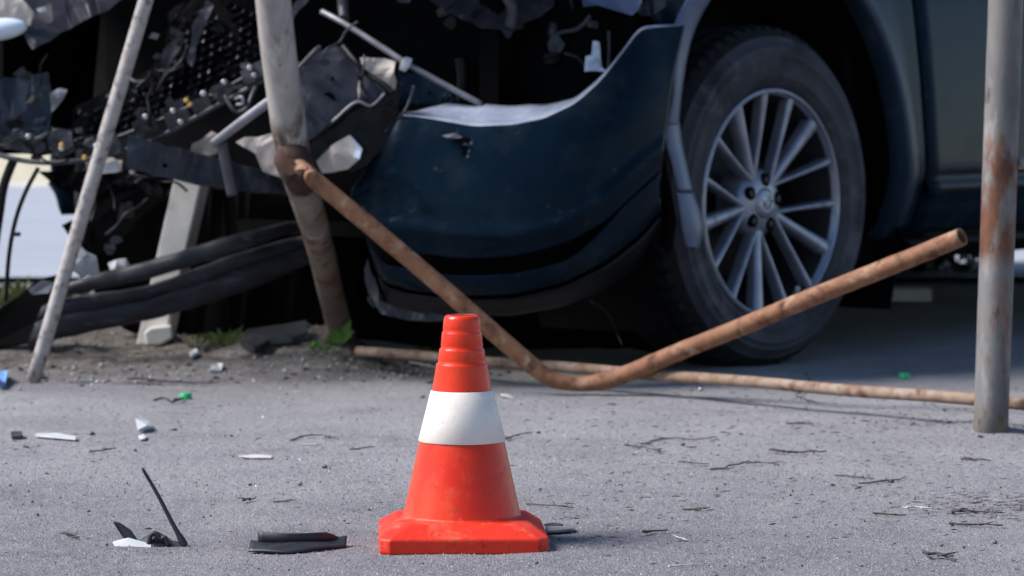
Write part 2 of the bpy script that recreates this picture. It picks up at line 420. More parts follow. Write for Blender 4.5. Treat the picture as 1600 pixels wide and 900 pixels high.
mb = lathe(MB(), [(.079,.0412),(.0775,.046),(.0567,.1405),(.040,.207),(.0346,.2400),(.0345,.2425),(.0314,.2452),(.0320,.2482),(.0304,.2603),(.0302,.2625),(.0276,.2647),(.0282,.2675),(.0269,.2828),(.0266,.285),(.0248,.2872),(.0253,.290),(.0244,.302),(.0228,.3065),(.0195,.3085),(.016,.3075),(.0135,.304),(.0125,.29)], cz)
mb.build('body', M['cone'], cone)
mb = lathe(MB(), [(.0578,.1395),(.0586,.1405),(.0418,.2065),(.0406,.2075)], cz); mb.build('white_band', M['band'], cone)
mb = lathe(MB(), [(.0175,.3088),(.0155,.3079),(.0138,.3052),(.002,.3035)], cz); mb.build('top_rim', M['cone_dirt'], cone)

# ------------------------------------------------------------------ the wrecked car
A = math.radians(54)
W0 = P(1205, 310, 7.51); WZ = .365
FU = Vector((-math.cos(A), -math.sin(A), 0)); FV = Vector((math.sin(A), -math.cos(A), 0))
C0 = Vector((W0.x, W0.y, 0))
def C(u, v, z): return C0+FU*u+FV*v+Vector((0, 0, z))      # car frame: u forward, v out to its left side
car = empty('wrecked_car', C(-1.2, -.85, 0), 'dark blue car with crushed front end rammed through the fence', 'car')

# ---- front bumper, drawn as bands over the nose of the car
prof_uv = [(.40,.060),(.46,.058),(.60,.034),(.72,-.03),(.80,-.14),(.85,-.30),(.88,-.45),(.895,-.62)]
dt = []
for u, v in prof_uv:
    q = C(u, v, .4); dt.append((800+q.x*FPX/q.y, q.y))
dt.sort()
def dprof(x): return smooth_tab(dt, x, 40)
top_t = [(540,290),(548,278),(562,252),(590,215),(620,180),(660,184),(740,198),(800,196),(850,186),(900,162),(940,126),(970,87),(1000,46),(1030,43),(1080,40)]
bot_t = [(540,340),(548,350),(570,402),(600,470),(640,484),(700,492),(800,492),(880,478),(950,450),(1000,415),(1030,376),(1060,345),(1090,330)]
xl_t = [(0,622),(.1,585),(.25,552),(.45,545),(.7,562),(.85,580),(1,606)]
xr_t = [(0,1070),(.25,1052),(.5,1040),(.75,1029),(.92,1034),(1,1030)]
groove_t = [(540,372),(620,384),(700,388),(800,384),(870,372),(920,350),(960,320)]
def bump_pt(s, t):
    x = interp(xl_t, t)*(1-s)+smooth_tab(xr_t, t, .04)*s
    y = smooth_tab(top_t, x, 10)*(1-t)+smooth_tab(bot_t, x, 10)*t
    b = .045*math.sin(math.pi*min(1, t*1.05))**.8-.10*max(0, t-.80)/.2*(max(0, t-.8)/.2)
    b += .012*math.exp(-((t-.58)/.05)**2)
    b += .0025*fbm(x*.006, y*.006)+.006*fbm(x*.02, y*.016)*sstep(760, 560, x)
    return x, y, dprof(x)-b
def band(t0f, t1f, name, m, rows, cols=110, push=0, hole=None, parent=car):
    R = []; info = []
    for i in range(rows+1):
        row = []
        for j in range(cols+1):
            s = j/cols
            xa = interp(xl_t, .6)*(1-s)+interp(xr_t, .6)*s
            t = t0f(xa)+(t1f(xa)-t0f(xa))*i/rows
            x, y, d = bump_pt(s, t); row.append(P(x, y, d+push)); info.append((x, y))
        R.append(row)
    mb = MB(); mb.grid(R)
    if hole:
        keep = [k for k, f in enumerate(mb.f) if not hole(sum(info[i][0] for i in f)/4, sum(info[i][1] for i in f)/4)]
        mb.f = [mb.f[k] for k in keep]; mb.sm = [mb.sm[k] for k in keep]
    return mb.build(name, m, parent, solid=.004)
def hole(x, y):
    dx = x-724-(y-225)*.22; return abs(dx) < 4+6*mnoise.noise(Vector((y*.17, 3, 0)))+(5 if 215 < y < 224 else 0) and 212 < y < 243
fade = lambda x: sstep(985, 880, x)
g0 = lambda x: .700-.02*sstep(700, 900, x)
g1 = lambda x: g0(x)+.004+.090*fade(x)
l0 = lambda x: .892-.03*sstep(700, 1000, x)
l1 = lambda x: l0(x)+.03
bumper = band(lambda x: 0, g0, 'front_bumper', M['paint'], 60, hole=hole)
band(g0, g1, 'intake_recess', M['void'], 6, push=.05)
band(g1, l0, 'lower_lip', M['paint'], 16, push=-.006)
band(l0, l1, 'lip_seam', M['void'], 3, push=.03)
band(l1, lambda x: 1, 'chin_strip', M['black'], 8, push=-.012)
# top shelf of the bumper (rolled back ledge, the sky's reflection put into its pale colour)
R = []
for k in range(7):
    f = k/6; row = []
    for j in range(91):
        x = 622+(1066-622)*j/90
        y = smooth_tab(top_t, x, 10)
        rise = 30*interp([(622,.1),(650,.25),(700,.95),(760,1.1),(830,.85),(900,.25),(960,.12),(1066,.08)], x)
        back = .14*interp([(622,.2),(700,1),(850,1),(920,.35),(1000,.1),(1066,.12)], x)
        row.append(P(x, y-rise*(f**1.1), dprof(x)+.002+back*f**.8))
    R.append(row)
mb = MB(); mb.grid(R); M['shelf'] = mat('sky_bright_shelf', (.34,.38,.48), (.18,.21,.30), 10, .34, spec=.8, coat=.3, layers=[((.05,.07,.1), 24, .58, .72, None), ((.6,.62,.68), 40, .6, .75, None)])
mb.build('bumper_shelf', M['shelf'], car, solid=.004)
# pale scuff chips round the tear
mb = MB(); mb.slab([P(690,212,dprof(690)-.032), P(712,208,dprof(710)-.036), P(724,214,dprof(724)-.038), P(716,216,dprof(716)-.04), P(700,215,dprof(700)-.036)], .004)
mb.build('torn_flap', M['bluegrey'], car)

# ---- body side, fender with wheel arch
def vside(u, z):
    t = [(.24,-.03),(.27,.0),(.31,.028),(.352,.040),(.366,.062),(.378,.064),(.392,.046),(.41,.056),(.45,.0545),(.54,.048),(.62,.041),(.70,.033),(.80,.021),(.95,-.004),(1.03,-.02)]
    v = smooth_tab(t, z, .006)
    return v-.03*max(0, u)**2-.02*max(0, -u-2.6)**2
def arch(th, grow=0):
    e = 2/2.35; c, s = math.cos(th), math.sin(th)
    u = (.478+grow)*math.copysign(abs(c)**e, c); z = WZ+(.54+grow)*math.copysign(abs(s)**e, s)
    return u, z
NA = 60
ths = [math.radians(-24)+math.radians(228)*i/NA for i in range(NA+1)]      # front low -> over the top -> rear low
def arch_low(th, grow=0):
    u, z = arch(th, grow); return u, max(z, .262)
# front strip of the fender and the panel over the arch
R = []
for k in range(9):
    f = k/8; row = []
    for th in ths[14:]:
        u, z = arch_low(th)
        uo = max(-.585, min(.50+.22*sstep(.75, 1.0, z), u*1.26)); zo = min(1.02, WZ+(z-WZ)*1.32)
        if th > math.pi/2:
            k_ = sstep(math.pi/2, math.pi*.75, th); uo = uo*(1-k_)-.585*k_
            zo = zo if z > WZ else z
        uu = u+(uo-u)*f; zz = z+(zo-z)*f
        row.append(C(uu, vside(uu, zz)+(.010*(1-f)**3 if f < .5 else 0), zz))
    R.append(row)
mb = MB(); mb.grid(R); mb.build('fender', M['paint'], car, solid=.004)
# flare band along the arch, dusty plastic, a little proud
R = []
for k, (g, dv) in enumerate(((-.004, -.03), (-.002, .012), (.004, .017), (.05, .015), (.056, .004))):
    R.append([C(u, vside(u, z)+dv, z) for u, z in (arch_low(th, g) for th in ths[22:])])
mb = MB(); mb.grid(R); mb.build('arch_flare', M['paint_dusty'], car)
# narrow painted edge of the fender ahead of the wheel
def strip(pix, name, m, th=.012, parent=car, bevel=.003, direc=(0, 1, 0)):
    mb = MB(); mb.slab([P(*q) for q in pix], th, direc); return mb.build(name, m, parent, bevel=bevel)
def ribbon(ptsL, ptsR, name, m, parent=car, solid=.006, n=6, crown=.01):
    Ls = spline([P(*q) for q in ptsL], n); Rs = spline([P(*q) for q in ptsR], n)
    rows = []
    for a, b_ in zip(Ls, Rs):
        rows.append([a.lerp(b_, f)+Vector((0, -crown*math.sin(math.pi*f), 0)) for f in [k/6 for k in range(7)]])
    mb = MB(); mb.grid(rows); return mb.build(name, m, parent, solid=solid)
ribbon([(1092,-30,7.14),(1058,25,7.12),(1048,80,7.10),(1052,140,7.09),(1040,200,7.085)],
       [(1128,-30,7.17),(1096,20,7.16),(1076,70,7.15),(1064,140,7.14),(1058,200,7.13)], 'fender_edge', M['flare'], crown=.012)
ribbon([(1040,196,7.07),(1042,225,7.07),(1052,262,7.07),(1060,298,7.07)],
       [(1060,192,7.12),(1064,225,7.12),(1072,262,7.12),(1080,298,7.12)], 'loose_flare', M['flare'], crown=.014)
ribbon([(1058,301,7.065),(1062,330,7.065),(1066,360,7.07),(1072,384,7.08)],
       [(1081,301,7.12),(1092,332,7.12),(1096,362,7.12),(1090,388,7.12)], 'loose_flare', M['flare'], crown=.016)
strip([(1030,255,7.10),(1041,245,7.09),(1050,290,7.09),(1058,345,7.09),(1050,400,7.12),(1030,385,7.14)], 'liner_edge', M['black'])
# dark wheel housing
R = []
for v in (.03, -.10, -.28):
    R.append([C(u, v, z) for u, z in (arch(th, .03) for th in ths)])
mb = MB(); mb.grid(R)
ring = [C(u, -.28, z) for u, z in (arch(th, .03) for th in ths)]; mb.add(ring, [tuple(range(len(ring)))])
mb.build('wheel_arch_liner', M['void'], car)
# doors, sill and the rest of the shell
def panel(u0, u1, z0, z1, name, m, nu=20, nz=40, sgn=1, W=1.80):
    R = []
    for i in range(nz+1):
        z = z0+(z1-z0)*i/nz
        R.append([C(u, vside(u, z) if sgn > 0 else -W+.0-(vside(u, z)), z) for u in [u0+(u1-u0)*j/nu for j in range(nu+1)]])
    mb = MB(); mb.grid(R); return mb.build(name, m, car, solid=.012)
fd = panel(-.592, -1.60, .272, 1.02, 'front_door', M['paint'], nz=60)
mb = MB(); mb.box(C(-1.42, .085, .90), .16, .03, .03, Matrix.Rotation(-(math.pi/2-A)+math.pi/2-0, 3, 'Z')); mb.build('handle', M['paint'], fd, bevel=.006)
panel(-1.608, -2.50, .272, 1.02, 'rear_door', M['paint'])
panel(-2.508, -3.60, .30, 1.02, 'rear_quarter', M['paint'])
panel(.30, -3.60, .30, 1.02, 'side_panel', M['paint'], sgn=-1)
mb = MB(); mb.grid([[C(u, v, z) for u in (-.60, -1.6, -2.4)] for v, z in ((-.03,.262),(.012,.242),(-.02,.225),(-.10,.23))]); mb.build('sill', M['black'], car, solid=.006)
def shell(rows, name, m, solid=.008): mb = MB(); mb.grid(rows); return mb.build(name, m, car, solid=solid)
vm = -.90
shell([[C(u, vm+s*w_, z) for s in (-1, -.6, 0, .6, 1)] for u, w_, z in ((.62,.86,.93),(.45,.89,.99),(.1,.92,1.04),(-.45,.91,1.07))], 'hood', M['paint'])
shell([[C(u, vm+s*w_, z+.03*(1-s*s)) for s in (-1, -.5, 0, .5, 1)] for u, w_, z in ((-.50,.86,1.06),(-.9,.78,1.36),(-1.2,.70,1.56))], 'windscreen', M['glass'])
shell([[C(u, vm+s*w_, z+.05*(1-s*s)) for s in (-1, -.5, 0, .5, 1)] for u, w_, z in ((-1.2,.70,1.57),(-1.8,.72,1.62),(-2.6,.70,1.60),(-3.2,.64,1.52))], 'roof', M['paint'])
shell([[C(u, vm+s*w_, z) for s in (-1, 0, 1)] for u, w_, z in ((-3.2,.64,1.52),(-3.55,.86,1.02),(-3.62,.90,.5),(-3.58,.9,.30))], 'tailgate', M['paint'])
for sg in (1, -1):
    shell([[C(u, vm+sg*w_, z) for u, w_, z in row] for row in (((-.50,.91,1.03),(-2.0,.935,1.03),(-3.55,.89,1.03)), ((-1.2,.71,1.56),(-2.0,.73,1.61),(-3.2,.65,1.52)))], 'side_window', M['glass'])
# underbody and engine-bay closing panels, near black to put deep shade into their colour
mb = MB(); mb.box(C(-1.95, vm+.03, .235), 1.68, 3.1, .06, Matrix.Rotation(math.atan2(FU.y, FU.x)-math.pi/2, 3, 'Z')); mb.build('floor_pan', M['void'], car)
rotc = Matrix.Rotation(math.atan2(FU.y, FU.x), 3, 'Z')
mb = MB(); mb.box(C(-.42, vm, .62), .05, 1.70, .78, rotc); mb.build('firewall', M['void'], car)
mb = MB(); mb.box(C(.22, vm-.02, .60), .62, 1.14, .52, rotc); mb.build('engine_block', M['void'], car, bevel=.03)
mb = MB(); mb.box(C(.30, vm+.18, .30), .60, .90, .03, rotc); mb.build('undertray', M['void'], car)
mb = MB(); mb.box(C(.10, -1.74, .70), 1.0, .04, .5, rotc); mb.build('inner_wing', M['void'], car)
mb = MB(); mb.box(C(.55, -.32, .66), .10, .05, .44, rotc); mb.build('chassis_leg', M['void'], car)
mb = MB(); mb.grid([[C(.56-.03*k, v, z) for v in (-.02, -.3, -.7, -1.1, -1.5)] for k, z in enumerate((.30,.5,.7,.95))]); mb.build('radiator', M['void'], car, solid=.03)
mb = MB(); mb.grid([[C(u, v, .94+.02*math.sin(9*v)+.03*(u-.5)) for v in (-.1, -.35, -.6, -.85, -1.1, -1.35, -1.6)] for u in (.3,.5,.7,.86)]); mb.build('crumpled_hood_edge', M['void'], car, solid=.01)

# ---- wheels
def wheel(cu, cv, sgn, detail=True):
    st = math.radians(5) if detail else 0; wz = WZ-(.011 if detail else .003); S = 1.025 if detail else 1     # a little lock towards the road; tyre sagging on the ground
    cen = C0+FU*cu+FV*cv; fu = Matrix.Rotation(-st, 3, 'Z') @ FU; fv = Matrix.Rotation(-st, 3, 'Z') @ FV
    def C(a, b_, z): return cen+fu*(a-cu)*S+fv*(b_-cv)*S+Vector((0, 0, (z-WZ)*S+wz))
    def Wp(r, th, v): return C(cu+r*math.cos(th), cv+sgn*v, WZ+r*math.sin(th)+(.012*sstep(.244, .34, r) if detail else 0))
    def lath(prof, n=96):
        mb = MB(); mb.grid([[Wp(r, 2*math.pi*k/n, v) for k in range(n)] for r, v in prof], closed=True); return mb
    rim = lath([(.243,-.004),(.2445,.004),(.240,.006),(.234,.002),(.2305,-.010)]).build('wheel', M['rim'], car)
    lath([(.2304,-.009),(.222,-.06),(.215,-.15),(.235,-.20)]).build('barrel', M['rimdark'], rim)
    lath([(.2435,-.006),(.247,.003),(.256,.011),(.264,.0145),(.266,.0165),(.269,.0165),(.271,.015),(.285,.0175),(.301,.0185),(.303,.0205),(.306,.0205),(.308,.018),(.317,.0152),(.319,.0165),(.322,.0160),(.324,.013),(.336,.004),(.342,.001)]).build('sidewall', M['tyre'], rim)
    mb = lath([(.3415,.001),(.349,-.006),(.356,-.015),(.360,-.030),(.362,-.055),(.353,-.057),(.353,-.066),(.363,-.068),(.364,-.098),(.355,-.100),(.355,-.110),(.364,-.112),(.363,-.142),(.354,-.144),(.354,-.153),(.362,-.155),(.359,-.185),(.349,-.205),(.320,-.222),(.250,-.21)], 110)
    mb.build('tread', M['tread'], rim)
    if not detail:
        lath([(.001,-.02),(.1,-.03),(.23,-.01)], 40).build('wheel_face', M['rimdark'], rim); return
    mb = MB()                                                   # shoulder tread blocks
    for k in range(64):
        a0 = 2*math.pi*k/64; a1 = a0+2*math.pi/64*.62
        mb.add([Wp(r, a, v) for a in (a0, a1) for r, v in ((.344,-.001),(.363,-.022),(.3665,-.05),(.352,-.05))], [(0,1,5,4),(1,2,6,5),(2,3,7,6),(0,3,2,1),(4,5,6,7)])
    mb.build('tread_blocks', M['tread'], rim)
    lath([(.2425,-.0045),(.2395,.0072),(.2365,.0078),(.235,.003)]).build('rim_lip', M['chrome_dull'], rim)
    lath([(.001,-.13),(.16,-.13),(.165,-.14),(.165,-.155)], 48).build('brake_disc', M['rimdark'], rim)
    lath([(.001,-.17),(.225,-.17)], 40).build('back_plate', M['void'], rim)
    lath([(.033,-.018),(.052,-.021),(.064,-.027),(.074,-.04),(.074,-.09)], 48).build('hub', M['rim'], rim)
    off = math.radians(62)
    for g in range(5):
        for q, (da, w0, w1, skew) in enumerate(((0, .018, .029, 0), (24.5, .010, .0165, .016), (47.5, .010, .0165, -.016))):
            th = off+math.radians(72*g+da); e = Vector((math.cos(th), math.sin(th))); tn = Vector((-e.y, e.x))
            mb = MB(); rows = []
            for i in range(9):
                f = i/8; r = .056+(.238-.056)*f; wd = w0+(w1-w0)*f-.004*math.sin(math.pi*f); vv = -.026+.024*f**1.6+.004*math.sin(math.pi*f)
                cpt = e*r+tn*skew*(1-f)**1.2*-1.2
                prof = [(-1, -.026), (-1, -.006), (-.72, -.0005), (-.3, .0015), (.3, .0015), (.72, -.0005), (1, -.006), (1, -.026)]
                rows.append([C(cu+cpt.x+tn.x*wd*.62*a, cv+sgn*(vv+b_), WZ+cpt.y+tn.y*wd*.62*a) for a, b_ in prof])
            mb.grid(rows); mb.build('spoke', M['rim'], rim)
        th = off+math.radians(72*g+36); cpt = (.050*math.cos(th), .050*math.sin(th))
        mb = MB(); mb.tube([C(cu+cpt[0], cv+sgn*v, WZ+cpt[1]) for v in (-.045, -.0185)], .0150, 18); mb.build('hole_shade', M['void'], rim)  # slightly proud black disc, painting the shade of the lug recess
        mb = MB(); mb.tube([C(cu+cpt[0], cv+sgn*v, WZ+cpt[1]) for v in (-.045, -.0165)], .0075, 6); mb.build('lug_nut', M['rimdark'], rim)
    cap = lath([(.0005,-.013),(.026,-.014),(.030,-.016),(.033,-.022)], 40).build('hub_cap', M['rim'], rim)
    mb = MB()                                                   # winged emblem in an oval ring
    ov = [C(cu+.0215*math.cos(a), cv+sgn*-.0125, WZ+.0175*math.sin(a)) for a in [2*math.pi*k/28 for k in range(29)]]
    mb.tube(ov, .0017, 6, caps=False)
    wing = [C(cu+x, cv+sgn*-.0118, WZ+z) for x, z in [(-.0205,.004),(-.012,.0085),(-.005,.0035),(0,-.003),(.005,.0035),(.012,.0085),(.0205,.004)]]
    mb.tube(wing, .0022, 6)
    mb.build('emblem', M['chrome'], rim)
    th = math.radians(-118); mb = MB(); mb.tube([C(cu+r*math.cos(th), cv+sgn*(-.02+.01*k), WZ+r*math.sin(th)) for k, r in enumerate((.232,.222,.207))], .0055, 8); mb.build('valve', M['bolt'], rim)
M['chrome_dull'] = mat('machined_lip', (.32,.33,.40), (.24,.25,.31), 24, .25, metal=.8)
wheel(0, 0, 1)
wheel(0, -1.74, -1, False)
wheel(-2.70, -.01, 1, False); wheel(-2.70, -1.74, -1, False)

# ---- torn front end, left of the bumper
def shard(pix, d, name, m, th=.008, tilt=(0, 0), parent=car, bevel=.002, crumple=.0):
    cx = sum(q[0] for q in pix)/len(pix); cy = sum(q[1] for q in pix)/len(pix)
    pts = [P(q[0], q[1], d+(q[0]-cx)*tilt[0]/1000+(q[1]-cy)*tilt[1]/1000+random.uniform(-crumple, crumple)) for q in pix]
    jag = []
    for a, b_ in zip(pts, pts[1:]+pts[:1]):          # torn edges
        L_ = (b_-a).length; k = max(1, min(6, int(L_/.02)))
        for q in range(k):
            p = a.lerp(b_, q/k)
            if q: p = p+Vector((random.gauss(0, .0022), 0, random.gauss(0, .0022)))
            jag.append(p)
    mb = MB(); mb.slab(jag, th)
    o = mb.build(name, m, parent)
    bm = bmesh.new(); bm.from_mesh(o.data)
    bmesh.ops.triangulate(bm, faces=bm.faces, ngon_method='BEAUTY')
    bmesh.ops.subdivide_edges(bm, edges=[e for e in bm.edges if e.calc_length() > .02], cuts=2, use_grid_fill=True)
    sd_ = random.random()*50
    for v in bm.verts:
        n1 = mnoise.noise(v.co*22+Vector((sd_, 0, 0))); n2 = mnoise.noise(v.co*60+Vector((0, sd_, 0)))
        v.co.y += n1*.011+n2*.004; v.co.x += n2*.0012; v.co.z += mnoise.noise(v.co*50+Vector((9, sd_, 4)))*.0012
    bmesh.ops.recalc_face_normals(bm, faces=bm.faces); bm.to_mesh(o.data); bm.free()
    return o
def ptube(pix, r, name, m, parent=car, n=10, sp=6, **k):
    mb = MB(); mb.tube(spline([P(*q) for q in pix], sp), r, n, **k); return mb.build(name, m, parent)
M['hoodedge'] = mat('hood_edge', (.018,.018,.028), (.032,.029,.036), 20, .5, layers=[((.10,.08,.075), 20, .55, .7, .7)])
# grille: dark sheet with rows of raised fins
shard([(95,250),(190,205),(300,160),(425,98),(440,-20),(330,-20),(262,20),(255,90),(205,130),(120,165)], 7.36, 'grille_sheet', M['void'], tilt=(-.2, -.6))
def gd(x, y): return 7.36+(x-250)*-.0002+(y-90)*-.0006
fin = MB(); cell = []
for k in range(6):
    a = math.radians(60*k+30); cell.append((math.cos(a)*.0112, math.sin(a)*.0088))
def cell_ring(k):
    x, z = cell[k % 6]; f = .74+.10*math.sin(k*2.1)
    return [Vector((x, .006, z)), Vector((x*1.0, -.006, z*1.0)), Vector((x*f, -.003, z*f)), Vector((x*f*.9, .006, z*f*.9))]
rows = [cell_ring(k) for k in range(7)]
fin.grid(rows, smooth=False)
fin_me = fin.mesh('grille_cell', Vector()); fin_me.materials.append(M['grille'])
pool = [(105,246),(190,200),(300,152),(418,92),(430,0),(330,0),(268,25),(258,95),(212,135),(125,170)]
def inside(x, y, poly):
    c = False; j = len(poly)-1
    for i in range(len(poly)):
        (xi, yi), (xj, yj) = poly[i], poly[j]
        if (yi > y) != (yj > y) and x < (xj-xi)*(y-yi)/(yj-yi)+xi: c = not c
        j = i
    return c
ta = math.radians(-25); nfin = 0
for i in range(-16, 26):
    for j in range(-16, 18):
        a = i*16.4+(j % 2)*8.2; b_ = j*11.2
        x = 250+a*math.cos(ta)-b_*math.sin(ta); y = 110+a*math.sin(ta)+b_*math.cos(ta)
        x += 2.5*math.sin(b_*.05); y += 6*math.sin(a*.02)
        if not inside(x, y, pool) or nfin > 295 or random.random() < .05 or fbm(x*.03, y*.03, 4) > .42: continue
        o = bpy.data.objects.new('grille_cell', fin_me); COL.objects.link(o); o.parent = car
        o.location = P(x, y, gd(x, y)-.002)-wloc(car); o.rotation_euler = (random.gauss(0,.12), -ta+random.gauss(0,.08), random.gauss(.1,.15)); o.scale = (1, random.uniform(.8,1.4), 1); nfin += 1
shard([(300,40),(322,0),(334,8),(312,60),(300,105),(292,95)], 7.30, 'broken_rib', M['midgrey'])
shard([(255,78),(282,52),(288,62),(270,92),(262,112),(250,108)], 7.32, 'broken_rib', M['darkgrey'])
ptube([(203,122,7.31),(212,128,7.30),(225,127,7.30),(234,120,7.31)], .004, 'broken_hook', M['midgrey'])
# support rail with bolts
ptube([(-20,236,7.24),(30,250,7.22),(90,254,7.2),(160,244,7.2),(240,218,7.18),(330,170,7.16),(425,118,7.14)], .0055, 'support_rail', M['midgrey'], sp=8)
ptube([(-20,222,7.26),(60,238,7.24),(130,232,7.22),(230,196,7.2),(330,150,7.18),(425,96,7.16)], .004, 'support_rail', M['darkgrey'], sp=8)
rail_pl = [((0,215),(36,205),(56,228),(50,240),(8,232)), ((70,206),(112,205),(118,236),(80,244)), ((205,192),(238,178),(250,200),(215,216)),
           ((255,178),(292,168),(300,188),(262,202)), ((325,142),(352,124),(372,138),(345,162)), ((375,112),(412,92),(424,112),(384,136)),
           ((140,222),(180,210),(192,228),(150,242)), ((296,160),(324,146),(330,164),(304,178))]
for k, pl in enumerate(rail_pl):
    shard(pl, 7.215-.0002*pl[0][0], 'rail_bracket', M['midgrey' if k % 2 else 'darkgrey'], th=.02, bevel=.003)
for k, (x, y) in enumerate([(44,213),(227,182),(317,146),(390,106),(397,117),(270,173),(150,228),(96,232),(350,128),(282,190),(206,268),(186,150)]):
    c_ = P(x, y, 7.16-.0001*x); mb = MB(); mb.tube([c_+Vector((0,.03,0)), c_, c_+Vector((0,-.006,-.001))], [.0062,.0062,.0045], 6)
    mb.build('bolt', M['bolt'] if k not in (2,) else M['white'], car)
for (x, y) in ((96,226),(132,246),(291,157),(297,163)):
    mb = MB(); c_ = P(x, y, 7.13); mb.box(c_, .008, .008, .010, Matrix.Rotation(random.random(), 3, 'Y')); mb.build('clip', M['brass'], car, bevel=.002)
# loop bracket under the rail
ptube([(352,150,7.13),(362,168,7.12),(372,175,7.12),(386,168,7.12),(394,148,7.13),(400,136,7.13)], .0045, 'loop_bracket', M['midgrey'])
ptube([(368,155,7.13),(378,152,7.12),(380,162,7.12),(370,164,7.13)], .004, 'loop_bracket', M['lightgrey'])
# left panel and lamp remains
shard([(-40,132),(40,118),(76,112),(84,160),(76,200),(60,226),(20,214),(-40,220)], 7.38, 'torn_panel', M['bluegrey'], tilt=(.4, -.5))
shard([(20,206),(62,198),(80,232),(40,240)], 7.25, 'torn_panel', M['bluegrey'])
shard([(78,146),(92,138),(106,140),(98,156),(88,168),(80,176)], 7.2, 'torn_tab', M['lightgrey'])
shard([(50,78),(108,46),(152,22),(196,-6),(196,-30),(40,-30),(30,40)], 7.42, 'hood_edge', M['hoodedge'], th=.02, tilt=(.3, -.8))
shard([(56,14),(70,10),(74,16),(62,20)], 7.33, 'paint_chip', M['white'])
shard([(-40,-20),(24,-20),(52,20),(46,40),(20,30),(-40,40)], 7.36, 'lamp_bezel', M['cream'], th=.02)
mb = MB(); cc = P(-4, 46, 7.28); rows = []
for i in range(13):
    ph = math.pi*i/12; rows.append([cc+Vector((-.064*math.cos(ph), .03*math.sin(ph)*math.cos(a), .024*math.sin(ph)*math.sin(a)-.006*math.cos(ph))) for a in [2*math.pi*k/20 for k in range(20)]])
mb.grid(rows, closed=True); mb.build('lamp_lens', M['lens'], car)
# blue-grey crash beam plate with black discs for holes, hanging straps
def holed(pix, d, holes, name, m, th=.006, tilt=(0,0), parent=car):
    o = shard(pix, d, name, m, th, tilt, parent)
    cx = sum(q[0] for q in pix)/len(pix); cy = sum(q[1] for q in pix)/len(pix)
    for (x, y, r) in holes:
        dd = d+(x-cx)*tilt[0]/1000+(y-cy)*tilt[1]/1000
        mb = MB(); c_ = P(x, y, dd); mb.tube([c_+Vector((0,-.0015,0)), c_+Vector((0,.02,0))], r, 14); mb.build('hole_shade', M['void'], o)  # black disc paints the shade of a hole, plate stays uncut
    return o
holed([(199,212),(250,222),(345,252),(392,262),(446,276),(450,306),(404,302),(310,290),(255,277),(196,264)], 7.19, [(258,259,.0045),(434,290,.004)], 'crash_beam', M['bluegrey'], th=.05, tilt=(.5, 0))
ribbon([(327,222,7.1),(370,188,7.08),(424,148,7.06)], [(336,230,7.1),(376,200,7.08),(428,162,7.06)], 'strap', M['lightgrey'], crown=.003, solid=.004)
ribbon([(339,226,7.1),(346,262,7.1),(356,308,7.1)], [(355,222,7.1),(362,262,7.1),(371,304,7.1)], 'strap', M['midgrey'], crown=.003, solid=.004)
shard([(300,225),(330,205),(345,215),(338,240),(318,246),(296,240)], 7.24, 'foam_scrap', M['cream'], th=.03, crumple=.01)
shard([(130,250),(160,246),(190,252),(188,268),(160,272),(136,264)], 7.26, 'foam_scrap', M['cream'], th=.03)
shard([(160,256),(182,252),(188,268),(164,270)], 7.2, 'foam_scrap', M['white'], th=.01)
shard([(368,222),(432,208),(472,234),(466,262),(440,278),(410,267),(399,240)], 7.06, 'foam_block', M['cream'], th=.05, crumple=.008, bevel=.006)
# head-lamp carrier
M['carrier'] = mat('lamp_carrier', (.022,.022,.029), (.06,.06,.073), 14, .42, bump=.003, bscale=18, layers=[((.015,.015,.019), 12, .54, .66, .4), ((.20,.20,.23), 40, .66, .8, .6)])
holed([(466,112),(492,82),(520,72),(542,74),(556,96),(568,112),(602,142),(596,156),(577,168),(560,156),(524,186),(490,214),(463,232),(456,188)], 7.05, [(513,155,.0145)], 'lamp_carrier', M['carrier'], th=.03, tilt=(.4, -.7))
ptube([(488,214,7.03),(520,190,7.02),(556,160,7.02),(580,166,7.02),(602,146,7.03)], .0035, 'carrier_rim', M['lightgrey'])
ptube([(466,108,7.03),(492,80,7.05),(500,74,7.06)], .005, 'carrier_rim', M['midgrey'])
shard([(462,236),(520,202),(562,168),(582,172),(610,146),(626,132),(622,196),(600,232),(574,258),(546,270),(562,238),(546,212),(520,224),(492,252),(470,258)], 7.0, 'lamp_frame', M['black'], th=.04, tilt=(.3, 0), bevel=.004)
shard([(494,252),(520,226),(546,211),(566,232),(562,248),(543,264),(503,271)], 6.99, 'lamp_reflector', M['cream'], th=.05, bevel=.008)
shard([(548,212),(566,232),(562,248),(552,246),(556,234)], 6.982, 'lens_chip', M['lens'], th=.01)
shard([(562,90),(618,96),(616,144),(600,134),(577,117)], 7.14, 'duct', M['cream'], th=.03, bevel=.006)
ptube([(536,72,7.1),(556,96,7.06),(574,116,7.05),(600,132,7.03),(614,146,7.02)], .006, 'lamp_seal', M['black'])
holed([(622,108),(660,116),(700,133),(716,162),(622,164)], 7.22, [(643,146,.004),(671,145,.004)], 'slam_panel', M['paint_dusty'], th=.01)
shard([(440,46),(448,42),(478,6),(492,-14),(476,-14),(452,18)], 6.98, 'wiper_strip', M['midgrey'], th=.006)
ptube([(503,18,7.22),(540,38,7.18),(600,76,7.14),(635,99,7.12),(690,130,7.11),(752,163,7.1)], .0062, 'stay_rod', M['lightgrey'])
shard([(626,96),(634,89),(644,92),(640,104),(632,112),(624,108)], 7.105, 'rod_clip', M['white'], th=.02, bevel=.003)
ptube([(534,-20,7.24),(536,10,7.24),(538,30,7.22)], [.012]*12+[.009], 'mount_stub', M['midgrey'])
